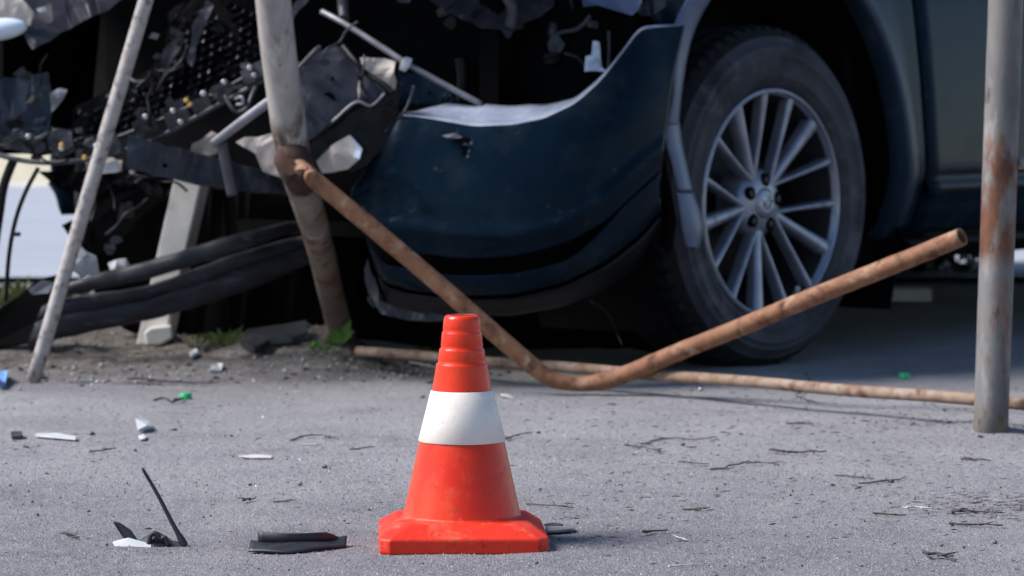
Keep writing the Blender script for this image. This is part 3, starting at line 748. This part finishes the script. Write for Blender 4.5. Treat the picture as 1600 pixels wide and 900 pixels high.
# things in the dark engine bay
shard([(650,-20),(876,-20),(866,10),(842,28),(812,40),(802,48),(796,60),(788,58),(784,47),(752,44),(720,30),(690,16)], 7.2, 'splash_shield', M['midgrey'], th=.02, tilt=(0, -1.2), crumple=.01)
ptube([(780,-20,7.15),(800,10,7.13),(798,40,7.15)], .012, 'shield_rib', M['midgrey'])
shard([(913,112),(915,88),(924,86),(926,64),(936,66),(940,104),(948,112)], 7.12, 'white_bracket', M['lens'], th=.006)
ptube([(862,58,7.2),(880,50,7.18),(900,46,7.16),(914,36,7.14),(922,24,7.14)], .005, 'harness', M['midgrey'])
mb = MB(); c_ = P(864, 50, 7.22); mb.tube([c_+Vector((0,0,.02)), c_, c_-Vector((0,0,.014))], [.008,.012,.010], 12); mb.build('connector', M['midgrey'], car)
ptube([(951,48,7.12),(952,80,7.12),(950,110,7.12)], .003, 'harness', M['midgrey'])
shard([(902,-20),(1010,-20),(998,14),(988,24),(960,16),(935,8),(912,10)], 7.08, 'lamp_remains', M['flare'], th=.02, tilt=(0,-1), crumple=.01)
shard([(992,8),(1030,-10),(1042,-20),(1040,10),(1020,24),(1000,24)], 7.1, 'lamp_remains', M['bluegrey'], th=.02, crumple=.01)
ptube([(720,90,7.3),(724,120,7.3),(722,160,7.3)], .014, 'coolant_hose', M['black'])
ptube([(880,96,7.25),(892,110,7.22),(912,120,7.2)], .012, 'coolant_hose', M['black'])
# added black sheets under the nose, standing in for shade and blocking lit ground
shard([(250,262),(300,290),(450,306),(560,330),(560,530),(470,524),(360,520),(300,522),(210,522),(170,500),(140,440),(150,400),(118,378),(96,352),(112,345),(135,352),(128,330),(150,318),(120,300),(80,286),(60,268)], 7.62, 'shade_sheet', M['void'], th=.02, crumple=.01)
shard([(560,330),(600,350),(1040,340),(1070,470),(1075,552),(960,546),(700,546),(560,530),(540,430)], 7.66, 'shade_sheet', M['void'], th=.02)
shard([(574,404),(592,470),(640,486),(700,494),(690,502),(636,500),(596,490),(570,440)], 7.02, 'torn_skirt', M['darkgrey'], th=.008)
shard([(900,498),(935,480),(950,484),(956,505),(925,515)], 7.3, 'undertray_tab', M['midgrey'], th=.01)
for k, pl in enumerate([((100,392),(126,386),(150,402),(154,428),(126,434),(110,420)), ((168,412),(196,404),(206,424),(178,436)), ((188,318),(206,316),(208,340),(184,342))]):
    shard(pl, 7.56, 'plastic_scrap', M['white'] if k < 2 else M['darkgrey'], th=.015, crumple=.01)
# tangle of wires, clips and broken brackets through the crushed nose
def blob(x, y, r, k):
    a0 = random.random()*6.28
    return [(x+r*random.uniform(.45, 1.2)*math.cos(a0+6.283*q/k), y+r*random.uniform(.35, 1.0)*math.sin(a0+6.283*q/k)) for q in range(k)]
def clutter(spots, n, d0, d1, mats, rmin, rmax, wires):
    for _ in range(n):
        (xa, ya), (xb, yb), sp_ = random.choice(spots); f = random.random()
        x = xa+(xb-xa)*f+random.gauss(0, sp_); y = ya+(yb-ya)*f+random.gauss(0, sp_)
        shard(blob(x, y, random.uniform(rmin, rmax), random.choice((4, 5, 5, 6, 7))), random.uniform(d0, d1), 'broken_bracket', M[random.choice(mats)], th=random.uniform(.003, .02))
    for _ in range(wires):
        (xa, ya), (xb, yb), sp_ = random.choice(spots); f = random.random(); d = random.uniform(d0, d1)
        x = xa+(xb-xa)*f+random.gauss(0, sp_); y = ya+(yb-ya)*f+random.gauss(0, sp_); a = random.gauss(-.45, .8); pts_ = []
        for q in range(5):
            pts_.append((x, y, d+random.uniform(-.02, .02))); x += 22*math.cos(a); y += 22*math.sin(a); a += random.uniform(-.7, .7)
        ptube(pts_, random.uniform(.0016, .0034), 'wire', M[random.choice(['black','darkgrey'])], n=6, sp=4)
clutter([((0,235),(190,225),9), ((190,205),(425,105),9)], 44, 7.15, 7.24, ['darkgrey','midgrey','bluegrey','darkgrey','black'], 5, 14, 10)
clutter([((0,150),(90,200),18), ((20,120),(80,110),12)], 9, 7.22, 7.34, ['darkgrey','bluegrey','black'], 8, 18, 2)
clutter([((210,130),(300,60),16)], 5, 7.26, 7.32, ['darkgrey','black'], 6, 13, 2)
clutter([((470,110),(600,140),16), ((470,230),(590,180),12)], 12, 6.99, 7.06, ['darkgrey','midgrey','black','black'], 5, 12, 4)
clutter([((640,30),(900,30),18), ((860,90),(960,60),16)], 14, 7.14, 7.3, ['darkgrey','black','black','bluegrey'], 7, 20, 9)
clutter([((120,275),(300,290),8), ((110,330),(240,420),22)], 14, 7.42, 7.56, ['black','darkgrey','black'], 7, 20, 5)
clutter([((590,470),(700,505),10), ((880,480),(1010,470),14)], 8, 7.05, 7.3, ['black','darkgrey'], 8, 20, 3)
# hoses at the far left
ptube([(60,262,7.26),(40,300,7.26),(24,345,7.27),(14,400,7.29),(9,470,7.32)], .0048, 'dangling_cable', M['black'])
ptube([(22,248,7.24),(6,290,7.25),(-2,340,7.26),(-14,420,7.28)], .010, 'dangling_cable', M['black'])
mb = MB(); mb.box(P(27, 366, 7.26), .014, .01, .009); mb.build('cable_clip', M['darkgrey'], car, bevel=.002)

# ------------------------------------------------------------------ torn lower valance resting on the soil
val = empty('torn_valance', on(P(90,530,7.5).x, 7.5), 'long black torn bumper valance hanging from the car down to the soil', 'car part')
def sect(keys, name, m, crowns):
    T = spline([P(x, y, d) for x, y, d in keys[0]], 16); B = spline([P(x, y, d) for x, y, d in keys[1]], 16); rows = []
    for a, b_ in zip(T, B):
        rows.append([a.lerp(b_, f)+Vector((0, c_+.010*fbm(a.x*9+3, f*2.2, a.z*9)+.004*fbm(a.x*30, f*6, 2), .005*fbm(a.x*12, f*3, 7))) for f, c_ in crowns])
    mb = MB(); mb.grid(rows); return mb.build(name, m, val, solid=.006)
M['valance'] = mat('valance_plastic', (.010,.011,.016), (.021,.023,.031), 10, .5, spec=.3, stretch=(1,1,4), layers=[((.10,.10,.112), 22, .56, .8, .7)])
sect([[(66,480,7.44),(103,468,7.42),(230,447,7.40),(370,398,7.40),(482,366,7.46)], [(40,545,7.47),(82,531,7.44),(247,494,7.42),(362,460,7.42),(486,412,7.48)]], 'lower_panel', M['valance'],
     [(0,.006),(.03,0),(.2,-.001),(.34,0),(.37,.004),(.40,.004),(.43,0),(.6,-.003),(.8,-.003),(.97,0),(1,.006)])
sect([[(92,447,7.42),(107,443,7.40),(242,406,7.38),(370,368,7.38),(466,345,7.45)], [(92,464,7.42),(107,461,7.40),(247,429,7.38),(370,391,7.38),(468,358,7.45)]], 'upper_bar', M['valance'],
     [(0,.008),(.05,0),(.5,-.001),(.95,0),(1,.008)])
mb = MB(); mb.slab([P(*q) for q in ((-30,500,7.5),(28,462,7.5),(60,436,7.5),(88,430,7.5),(104,452,7.48),(98,480,7.48),(88,531,7.46),(-30,548,7.5))], .03); mb.build('crumpled_end', M['void'], val, bevel=.004)
mb = MB(); mb.slab([P(*q) for q in ((44,452,7.47),(66,438,7.46),(84,442,7.46),(76,458,7.46),(50,460,7.47))], .006); mb.build('scuffed_tab', M['lightgrey'], val)

# ------------------------------------------------------------------ fence remains
rp = empty('fence_post', G(1548, 675), 'upright grey steel post with rust streaks standing in the ground', 'post')
b0 = G(1548, 672); t0 = P(1573, -40, 6.06); tdir = (t0-b0)
mb = MB(); pts = [b0-tdir.normalized()*.05+tdir*f for f in [k/14*1.35 for k in range(15)]]; mb.tube(pts, .0305, 28, hollow=.86, jit=.004); mb.build('post_tube', M['post'], rp)
mb = MB(); c_ = P(1578, 256, 6.09); mb.tube([c_, P(1600, 255, 6.05), P(1760, 252, 5.9)], .0105, 14); mb.build('rail_stub', M['pipe_grey'], rp)
mb = MB(); mb.tube([c_+Vector((-.004,0,0)), c_+Vector((.006,-.002,0))], [.017,.013], 14); mb.build('weld', M['rust'], rp)

lpb = P(530, 512, 7.58); lpb.z = ground_h(lpb.x, lpb.y)
lp = empty('fence_post', lpb, 'pale bent post leaning over with a rusty broken joint, rammed by the bumper', 'post')
keys = [(538,565,7.66),(530,512,7.55),(520,470,7.45),(500,385,7.2),(478,310,7.0),(460,252,6.9),(446,160,6.84),(434,70,6.78),(426,-10,6.74),(416,-110,6.68)]
mb = MB(); pts = spline([P(*q) for q in keys], 6); rr = [.028+.007*sstep(12, 34, i) for i in range(len(pts))]
mb.tube(pts[28:], rr[28:], 28, jit=.01); mb.build('upper_tube', M['post2'], lp)
mb = MB(); mb.tube(pts[:31], [r*.985 for r in rr[:31]], 28, jit=.015); mb.build('lower_tube', M['post_low'], lp)
jc = P(463, 262, 6.85)
mb = MB(); mb.tube([P(452,236,6.87), P(455,243,6.865), P(459,254,6.86), P(466,268,6.865), P(471,279,6.88), P(474,287,6.9)], [.0305,.0352,.0362,.0358,.0348,.0290], 30, jit=.07); mb.build('rusty_joint', M['rust'], lp)
mb = MB(); mb.tube([P(452,262,6.82), jc, P(482,278,6.80)], [.016,.0205,.0185], 16, jit=.12); mb.build('pipe_socket', M['rust'], lp)

# bent rail: down from the left post, folded on the ground, up again to the right
kk = [(456,252,6.86),(478,270,6.815),(500,288,6.81),(560,338,6.81),(640,405,6.81),(720,474,6.81),(790,536,6.81),(836,575,6.81),(866,594,6.805),(900,600,6.80),(940,596,6.78),(985,582,6.75),(1060,550,6.69),(1160,510,6.61),(1260,468,6.53),(1360,428,6.46),(1440,396,6.40),(1503,370,6.35)]
pts = []
for q in spline([P(*k) for k in kk], 6): pts.append(Vector((q.x, q.y, max(q.z, ground_h(q.x, q.y)+.013))))
br = empty('bent_rail', on(P(900,610,6.80).x, 6.80), 'rusty pipe folded into a V, its open end raised before the wheel', 'pipe')
rr = [.0172*(1-.16*math.exp(-((q.x-P(892,600,6.8).x)/.045)**2)+.03*fbm(q.x*14, q.z*14)) for q in pts]
mb = MB(); mb.tube(pts, rr, 20, hollow=.78, jit=.018); mb.build('pipe', M['pipe'], br)
# straight bottom rail behind it
e0 = P(560, 549, 7.40); e1 = P(1548, 627, 6.13); dirr = (e1-e0)
br2 = MB(); pp = []
for k in range(30):
    q = e0+dirr*(k/24); q.z += .0012*math.sin(k*.9); pp.append(q)
br2.tube(pp, .0112, 16, hollow=.75, jit=.02)
tag(br2.build('bottom_rail', M['pipe_pale']), 'straight thin rusty rail lying low along the ground to the upright post', 'pipe')
# leaning loose pipe on the left
mb = MB(); q0 = G(52, 598); q1 = P(229, 0, 6.98); dv = q1-q0
mb.tube([q0+Vector((0,0,.004))+dv*f for f in [k/16*1.4 for k in range(17)]], .0150, 18, hollow=.75, jit=.02)
tag(mb.build('leaning_pipe', M['pipe_grey']), 'thin mottled grey pipe leaning before the crushed grille, its foot on the asphalt', 'pipe')
# pale concrete post behind the valance
cp = empty('concrete_post', on(P(245,530,7.60).x, 7.60), 'pale square concrete post tilted behind the torn black valance', 'post')
def beam(a, b_, wx, wy, m, name, parent):
    a, b_ = Vector(a), Vector(b_); t = (b_-a).normalized(); rx = Vector((.93, -.36, 0)); rx = (rx-t*rx.dot(t)).normalized(); ry = t.cross(rx)
    mb = MB(); vs = [p+rx*sx*wx/2+ry*sy*wy/2 for p in (a, b_) for sx, sy in ((-1,-1),(1,-1),(1,1),(-1,1))]
    mb.add(vs, [(0,1,2,3),(4,5,6,7),(0,1,5,4),(1,2,6,5),(2,3,7,6),(3,0,4,7)]); return mb.build(name, m, parent, bevel=.004)
beam(P(240,545,7.58), P(303,270,7.50), .066, .05, M['concrete_post'], 'shaft', cp)
mb = MB(); mb.slab([P(*q) for q in ((224,520,7.52),(234,512,7.52),(268,508,7.52),(270,528,7.52),(250,540,7.52),(228,540,7.52))], .05); mb.build('broken_foot', M['concrete_post'], cp, bevel=.005)

# ------------------------------------------------------------------ debris lying on the asphalt
def gp(x, y, z=0): q = G(x, y); return q+Vector((0, 0, z))
# L-shaped black strip beside the cone
ab = empty('plastic_strip', gp(462, 860), 'curled black L shaped plastic strip lying flat beside the cone', 'debris')
base = [gp(388,866), gp(440,867), gp(500,863), gp(538,857)]; y0 = .046
T = spline(base, 6); n_ = len(T); rows = []
for i, q in enumerate(T):
    f = i/(n_-1); wd = .040*(1-.45*f**3)
    rows.append([q+Vector((.004*math.sin(f*7), wd*g, .0035+.0012*math.sin(f*11+3*g)+.009*g)) for g in (0,.25,.5,.75,1)])
mb = MB(); mb.grid(rows); mb.build('flat_flange', M['darkgrey'], ab, solid=.0022)
rows = []
for i, q in enumerate(T[1:16]):
    f = i/14; hh = .0165*(1-.25*f) if i < 12 else .0165*.75*(14.6-i)/3
    rows.append([q+Vector((.006, .036-.004*g*(1-f), .009+max(hh,.002)*g)) for g in (0,.5,1)])
mb = MB(); mb.grid(rows); mb.build('upright_flange', M['litter_black'], ab, solid=.0022)
# broken trim with a stick-like blade standing up
bt = empty('broken_trim', gp(262, 856), 'broken black trim piece with a thin blade sticking up from the asphalt', 'debris')
q = G(262, 855).y
mb = MB(); bl = [P(290,854,q), P(272,822,q+.004), P(246,772,q+.01), P(222,731,q+.014)]
pts = spline(bl, 5); rows = []
for i, p in enumerate(pts):
    f = i/(len(pts)-1); wd = .006*(1-.55*f)+.004*math.exp(-((f-.12)/.1)**2); rows.append([p+Vector((-wd/2*.9, -.001, -wd*.2)), p+Vector((0, -.003, 0)), p+Vector((wd/2*.9, 0, wd*.2))])
mb.grid(rows); mb.build('blade', M['darkgrey'], bt, solid=.0016)
def trim(pix, name, m, th=.003): mb = MB(); mb.slab([P(x, y, q+dd) for x, y, dd in pix], th, (.1,1,.5)); return mb.build(name, m, bt)
trim([(177,817,.01),(186,818,.012),(204,830,.012),(215,846,.006),(210,850,.004),(192,840,.006)], 'leaf_shard', M['litter_black'])
trim([(176,848,.0),(200,842,.004),(236,852,-.004),(236,858,-.008),(222,860,-.01),(180,855,-.006)], 'white_shard', M['white'])
trim([(178,853,-.004),(236,860,-.012),(218,863,-.014),(182,858,-.01)], 'leaf_shard', M['litter_black'])
trim([(215,850,.004),(240,834,.008),(250,838,.008),(268,850,.002),(292,852,.0),(290,858,-.006),(240,860,-.008)], 'crumpled_base', M['litter_black'], .008)
ptlist = spline([P(232,850,q), P(236,836,q), P(244,834,q), P(250,842,q), P(258,840,q), P(262,852,q)], 5)
mb = MB(); mb.tube(ptlist, .0032, 8); mb.build('curled_lip', M['litter_black'], bt)
def flake(name, pix, m, label, cat, h=.006, th=.002, group=None):
    pts = [gp(x, y) for x, y in pix]; c_ = sum(pts, Vector())/len(pts)
    pts = [p+Vector((0, 0, .0015+random.uniform(0, h))) for p in pts]
    mb = MB(); mb.slab(pts, th, (0, 0, 1)); o = mb.build(name, m); return tag(o, label, cat, group)
flake('white_fragment', [(212,668),(220,663),(232,664),(239,672),(230,676),(216,679)], M['white'], 'larger white plastic fragment on the asphalt before the leaning pipe', 'debris', .012, .004)
flake('white_fragment', [(216,684),(224,681),(230,686),(226,690),(219,690)], M['white'], 'smaller white chip just in front of the larger white fragment', 'debris', .003)
flake('white_splinter', [(56,682),(90,682),(120,687),(118,691),(84,688),(56,685)], M['white'], 'long white plastic splinter lying on the asphalt by a short black stub', 'debris', .003, .004)
flake('black_stub', [(17,682),(34,682),(36,687),(18,688)], M['litter_black'], 'short black stub lying beside the long white splinter', 'debris', .004, .004)
flake('pale_splinter', [(852,830),(872,828),(898,830),(896,834),(866,836),(853,836)], M['lightgrey'], 'pale pointed splinter lying at the cone base', 'debris', .003, .003)
flake('black_splinter', [(850,827),(864,825),(880,828),(868,831)], M['litter_black'], 'small black splinter touching the pale one at the cone base', 'debris', .004, .003)
flake('pale_scrap', [(372,715),(400,713),(424,714),(424,718),(392,718)], M['twig_pale'], 'flat pale paper scrap on open asphalt left of the cone', 'debris', .001, .001)
flake('rubber_scrap', [(376,545),(384,532),(440,528),(478,524),(482,532),(456,541),(420,546),(398,556)], M['darkgrey'], 'dark grey torn rubber scrap on the soil beside the green weed', 'debris', .02, .012)
flake('rubber_scrap', [(452,528),(462,520),(484,524),(488,532),(470,538)], M['midgrey'], 'small grey rubber scrap resting on the end of the dark one', 'debris', .02, .01)
flake('white_crumb', [(330,578),(340,574),(348,576),(346,584),(332,584)], M['white'], 'white crumb lying behind the long twig', 'debris', .008, .006)
flake('white_crumb', [(296,556),(306,552),(310,560),(300,564)], M['white'], 'white crumb on the soil edge before the pale post', 'debris', .008, .006)
def cap(px, py, label, m, name='bottle_cap'):
    c_ = gp(px, py, .001); mb = lathe(MB(), [(.0005,.011),(.010,.0112),(.0118,.0095),(.0122,0)], c_, 24); tag(mb.build(name, m), label, 'bottle cap')
cap(290, 624, 'bright green bottle cap on the asphalt by a dark wire curl', M['green'])
cap(1413, 592, 'small green cap lying by the car behind the low rail', M['green'])
flake('blue_scrap', [(-8,592),(6,590),(12,598),(8,608),(-8,610)], M['bluebit'], 'blue plastic scrap by the foot of the leaning pipe', 'debris', .02, .01)
c_ = gp(265, 628); mb = MB()
mb.tube(spline([c_+Vector((x, y, z)) for x, y, z in ((-.03,0,.003),(-.015,.02,.006),(0,.0,.003),(.008,-.03,.003),(.02,-.01,.006),(.022,.03,.004),(.006,.02,.003))], 6), .0022, 6)
tag(mb.build('wire_curl', M['litter_black']), 'curled dark wire beside the green bottle cap', 'wire')
# long twigs that show singly
def stick(pix, r, m, label, name='twig', group=None):
    pts = [gp(x, y, r*.7+random.uniform(0, r)) for x, y in pix]
    mb = MB(); sp = spline(pts, 4); mb.tube([q+Vector((random.uniform(-2,2)*r, random.uniform(-3,3)*r, random.uniform(0,.8)*r)) for q in sp], [r*.58*(1-.6*i/len(sp)) for i in range(len(sp))], 6, jit=.25)
    for _ in range(random.choice((1, 2, 3))):          # broken side shoots
        q = sp[random.randrange(1, len(sp)-1)]; a = random.uniform(0, 6.28); l = r*random.uniform(3, 8)
        mb.tube([q, q+Vector((math.cos(a)*l*.5, math.sin(a)*l*.5, l*.10)), q+Vector((math.cos(a+.3)*l, math.sin(a+.3)*l, l*.16))], [r*.4, r*.33, r*.15], 5)
    return tag(mb.build(name, m), label, 'twig', group)
stick([(203,597),(230,599),(255,602),(300,602),(340,602)], .0048, M['twig'], 'long dark twig lying behind the green bottle cap')
stick([(206,602),(232,604),(250,604)], .0035, M['twig'], 'short dark twig against the long one')
twl = 'thin dark twig lying on the dusty asphalt'; twg = 'twigs scattered on the asphalt'
for pl, r in [([(980,700),(1005,703),(1036,710)], .0032), ([(1000,698),(1040,688),(1080,690),(1124,688)], .0028), ([(1204,708),(1245,711),(1294,712)], .0042),
          ([(1112,736),(1150,730),(1180,727),(1218,728)], .0028), ([(1005,836),(1040,834)], .0034), ([(1072,798),(1100,799)], .0032), ([(1230,664),(1272,665)], .0028),
          ([(1484,803),(1520,803),(1560,806)], .003), ([(1480,822),(1530,824),(1562,826)], .003), ([(1436,872),(1492,876)], .004), ([(1358,806),(1410,809)], .0028),
          ([(1260,612),(1246,622),(1280,634)], .003), ([(790,690),(830,678)], .003), ([(820,790),(900,797)], .0024), ([(136,709),(182,706)], .003),
          ([(455,690),(490,684),(522,688)], .0026), ([(545,704),(590,701)], .0024), ([(100,838),(128,845)], .003), ([(375,788),(396,784)], .003), ([(424,786),(466,785)], .002),
          ([(1500,720),(1546,722)], .003), ([(1310,745),(1362,752)], .0026), ([(1060,724),(1110,729)], .0024), ([(1340,760),(1420,748)], .0026)]:
    stick(pl, r, M['twig'], twl, group=twg)
tpl = 'bleached pale stalk lying on the dusty asphalt'; tpg = 'pale stalks scattered on the asphalt'
for pl, r in [([(1044,889),(1070,886),(1104,884)], .0022), ([(1412,798),(1450,799)], .003), ([(1054,842),(1078,848)], .002), ([(470,696),(500,697)], .002), ([(640,570),(690,578)], .003), ([(780,620),(800,626)], .003)]:
    stick(pl, r, M['twig_pale'], tpl, 'stalk', tpg)
# fine litter nobody could count
def litter(name, n, pick, smin, smax, m, label, long=1.0):
    mb = MB()
    for _ in range(n):
        x, y = pick(); z = ground_h(x, y); s = random.uniform(smin, smax)*random.random()**.5
        a = random.uniform(0, math.pi*2) if long < 2 else random.gauss(0, .55); l = s*random.uniform(.8, 1)*long
        e = Vector((math.cos(a), math.sin(a), random.uniform(-.05, .12))); t = Vector((-e.y, e.x, 0))*s*.5*random.uniform(.6, 1); u = Vector((0, 0, s*random.uniform(.35, .8)))
        c_ = Vector((x, y, z+u.z*.35)); jj = [random.uniform(.6, 1.2) for _ in range(6)]
        vs = [c_+e*l*.5*jj[0], c_+t*jj[1], c_-e*l*.5*jj[2], c_-t*jj[3], c_+u*.6*jj[4], c_-u*.6]
        mb.add(vs, [(0,1,4),(1,2,4),(2,3,4),(3,0,4),(1,0,5),(2,1,5),(3,2,5),(0,3,5)])
    o = mb.build(name, m, origin=(0, 5, 0)); kind(o, 'stuff'); o['label'] = label; o['category'] = 'litter'; return o
def view_xy(y0, y1, xa=-830, xb=830, pw=1.0):
    def f():
        y = y0+(y1-y0)*random.random()**pw; return random.uniform(xa, xb)*y/FPX, y
    return f
litter('gravel', 2600, view_xy(4.2, 7.5), .0015, .0055, M['stone'], 'fine pale grit scattered over the asphalt')
litter('crumbs', 900, view_xy(4.25, 7.2), .0015, .0070, M['litter_black'], 'dark crumbs scattered over the asphalt')
litter('chaff', 1300, view_xy(4.3, 7.0, 50, 830, .8), .001, .0034, M['twig'], 'fine dark chaff blown over the asphalt right of the cone', long=7)
litter('chaff', 420, view_xy(4.5, 7.0, -830, 50), .0015, .003, M['twig'], 'fine dark chaff blown over the asphalt left of the cone', long=6)
litter('chaff', 520, lambda: (random.gauss(.70, .08), random.gauss(5.0, .09)), .001, .0028, M['twig'], 'drift of fine twigs and needles on the asphalt below the upright post', long=12)
litter('chaff', 160, lambda: (random.gauss(.72, .12), random.gauss(6.25, .07)), .0015, .004, M['twig'], 'dark chaff gathered under the low rail by the upright post', long=5)
litter('rubble', 650, lambda: (random.uniform(-1.25, -.1), random.gauss(7.42, .20)), .004, .016, M['stone'], 'small stones in the brown soil along the fence line')
litter('rubble', 240, lambda: (random.uniform(-1.25, -.0), random.gauss(7.40, .18)), .004, .014, M['twig'], 'dark bark crumbs in the brown soil along the fence line', long=2.2)
litter('rubble', 90, lambda: (random.uniform(-1.0, -.1), random.gauss(7.30, .12)), .004, .014, M['white'], 'white chips in the soil along the fence line')
litter('fragments', 60, view_xy(4.4, 7.3), .006, .013, M['litter_black'], 'small black plastic fragments scattered over the asphalt', long=1.6)
litter('rubble', 130, lambda: (random.gauss(.843, .045), random.gauss(6.06, .045)), .002, .007, M['stone'], 'grit heaped at the foot of the upright post')
litter('rubble', 70, lambda: (random.gauss(.843, .05), random.gauss(6.05, .045)), .002, .006, M['twig'], 'dark crumbs heaped at the foot of the upright post')
litter('glass_crumbs', 260, view_xy(5.2, 7.5, -830, 400), .002, .006, M['lens'], 'pale broken glass crumbs scattered before the car')
litter('straw', 240, lambda: (random.uniform(-1.1, -.25), random.gauss(7.45, .12)), .002, .004, M['straw'], 'dry straw lying on the soil along the fence line', long=14)

# the asphalt's own coarse grain: stone tips standing proud of the binder
import numpy as np
def grain(name, n, y0, y1, s0, s1, m, label, seed):
    rg = np.random.default_rng(seed); y = y0+(y1-y0)*rg.random(n)**.9; x = (rg.random(n)*2-1)*.157*y
    z = np.array([ground_h(a, b_) for a, b_ in zip(x.tolist(), y.tolist())])
    r = s0+(s1-s0)*rg.random(n)**2; th = rg.random(n)*6.283; V = np.zeros((n, 5, 3))
    for k in range(4):
        rr = r*(.6+.5*rg.random(n)); V[:, k, 0] = x+rr*np.cos(th+k*1.5708); V[:, k, 1] = y+rr*np.sin(th+k*1.5708); V[:, k, 2] = z-.0008
    V[:, 4, 0] = x+r*(rg.random(n)-.5)*.7; V[:, 4, 1] = y+r*(rg.random(n)-.5)*.7; V[:, 4, 2] = z+r*(.45+.5*rg.random(n))
    base = (np.arange(n)*5)[:, None, None]; F = base+np.array([[0,1,4],[1,2,4],[2,3,4],[3,0,4]])[None]
    me = bpy.data.meshes.new(name); me.vertices.add(n*5); me.vertices.foreach_set('co', (V-np.array([0,5,0])).reshape(-1))
    me.loops.add(n*12); me.loops.foreach_set('vertex_index', F.reshape(-1).astype(np.int32)); me.polygons.add(n*4)
    me.polygons.foreach_set('loop_start', (np.arange(n*4)*3).astype(np.int32)); me.update(calc_edges=True); me.materials.append(m)
    o = bpy.data.objects.new(name, me); COL.objects.link(o); o.location = (0, 5, 0); kind(o, 'stuff'); o['label'] = label; o['category'] = 'grit'
M['grain_mid'] = mat('asphalt_stone', (.14,.137,.152), (.25,.243,.255), 160, .85)
M['grain_dark'] = mat('asphalt_binder', (.085,.082,.094), (.15,.145,.16), 160, .8)
M['grain_pale'] = mat('asphalt_chip', (.28,.27,.285), (.42,.40,.42), 160, .85)
grain('asphalt_grain', 42000, 4.15, 5.5, .0008, .0034, M['grain_mid'], 'grey stone grain standing out of the asphalt', 1)
grain('asphalt_grain', 16000, 4.15, 6.0, .0008, .0034, M['grain_dark'], 'dark stone grain standing out of the asphalt', 2)
grain('asphalt_grain', 3500, 4.15, 6.6, .0006, .0026, M['grain_pale'], 'pale stone chips standing out of the asphalt', 3)

# ------------------------------------------------------------------ weeds
def leaf(mb, base, direction, length, width, bend):
    d = Vector(direction).normalized(); side = d.cross(Vector((0, 1, .2))).normalized(); rows = []
    for i in range(9):
        f = i/8; c_ = base+d*length*f+Vector((0, -.2, -1))*bend*f*f*length; wd = width*math.sin(math.pi*min(1, .12+f*.9))**.9
        rows.append([c_-side*wd+Vector((0, -.003, .003)), c_, c_+side*wd+Vector((0, -.003, .003))])
    mb.grid(rows); return mb
pb = G(530, 540)
pl = empty('weed', pb, 'bright green broad-leaved weed growing at the foot of the bent post', 'plant')
for (x, y, ln, wd, bd) in ((-.35,-.1,.070,.0065,.05),(.42,-.2,.072,.0085,.12),(.1,-.1,.050,.007,.1),(.75,-.3,.055,.008,.2),(-.8,-.2,.045,.007,.3),(.25,.1,.066,.006,.1),(-.15,-.3,.045,.006,.2),(-1.2,-.3,.04,.008,.4)):
    mb = MB(); leaf(mb, pb, (x, y, 1), ln, wd, bd); mb.build('leaf', M['leaf'], pl)
mb = MB(); mb.tube([pb-Vector((0,0,.01)), pb+Vector((0,0,.015))], .004, 6); mb.build('stem', M['leaf'], pl)
def tuft(px, py, n, h, m, label, spread=.03, d=None, w=.003):
    b_ = G(px, py) if d is None else on(P(px, py, d).x, d)
    mb = MB()
    for _ in range(n):
        a = random.uniform(0, 6.28); r = spread*random.random(); bb = on(b_.x+r*math.cos(a), b_.y+r*math.sin(a)*.6)
        leaf(mb, bb, (math.cos(a)*.6+random.uniform(-.3,.3), math.sin(a)*.4, 1), h*random.uniform(.5, 1), w*random.uniform(.5, 1.2), random.uniform(.1, .6))
    return tag(mb.build('grass_tuft', m, origin=b_), label, 'grass')
tuft(345, 541, 40, .045, M['grass'], 'low green weed tuft on the soil before the pale post', .045, w=.006)
tuft(398, 535, 12, .035, M['grass'], 'small green tuft behind the dark rubber scrap', .03, w=.005)
tuft(500, 545, 8, .025, M['leaf'], 'tiny yellowish weed beside the broad-leaved weed', .025, w=.008)
tuft(672, 552, 9, .03, M['grass'], 'small tuft growing at the low rail behind the cone', .03, w=.004)
tuft(305, 545, 40, .045, M['straw'], 'dry straw tuft on the soil edge', .03, w=.002)
tuft(36, 440, 160, .12, M['grass'], 'sunny green grass clump at the verge beyond the cable', .22, d=9.6, w=.006)
tuft(-30, 440, 100, .10, M['grass'], 'grass clump at the verge behind the thick cable', .2, d=9.4, w=.006)

# ------------------------------------------------------------------ dark shrub and kerb stone beyond the car, the first added to darken the gap under the sill
M['blocker'] = mat('dark_blocker_leaf', (.012,.020,.008), (.022,.032,.012), 30, .6)
hx = empty('light_blocker', (1.0, 11.0, 0), 'added dark leafy shrub beyond the car, seen under the sill', 'blocker')
mb = MB()
for _ in range(2600):
    c_ = Vector((random.uniform(.30, 1.50), random.uniform(10.8, 11.25), random.uniform(0, .52)))
    a = Vector((random.gauss(0,1), random.gauss(0,1), random.gauss(0,1))).normalized(); b_ = a.orthogonal().normalized()*.022; a *= .035
    mb.add([c_-a, c_+b_, c_+a, c_-b_], [(0,1,2,3)])
kind(mb.build('blocker_leaves', M['blocker'], hx), 'stuff')
for k in range(6):
    mb = MB(); x = .4+.19*k; mb.tube([Vector((x, 11.0, -.01)), Vector((x+.03, 11.02, .25)), Vector((x-.02, 11.0, .46))], [.012,.009,.004], 6); mb.build('stem', M['twig'], hx)
mb = MB(); mb.box((.98, 9.75, .015), .40, .11, .05); tag(mb.build('kerb_stone', M['concrete_post'], bevel=.008), 'grey kerb stone lying under the car behind the wheel', 'kerb stone')
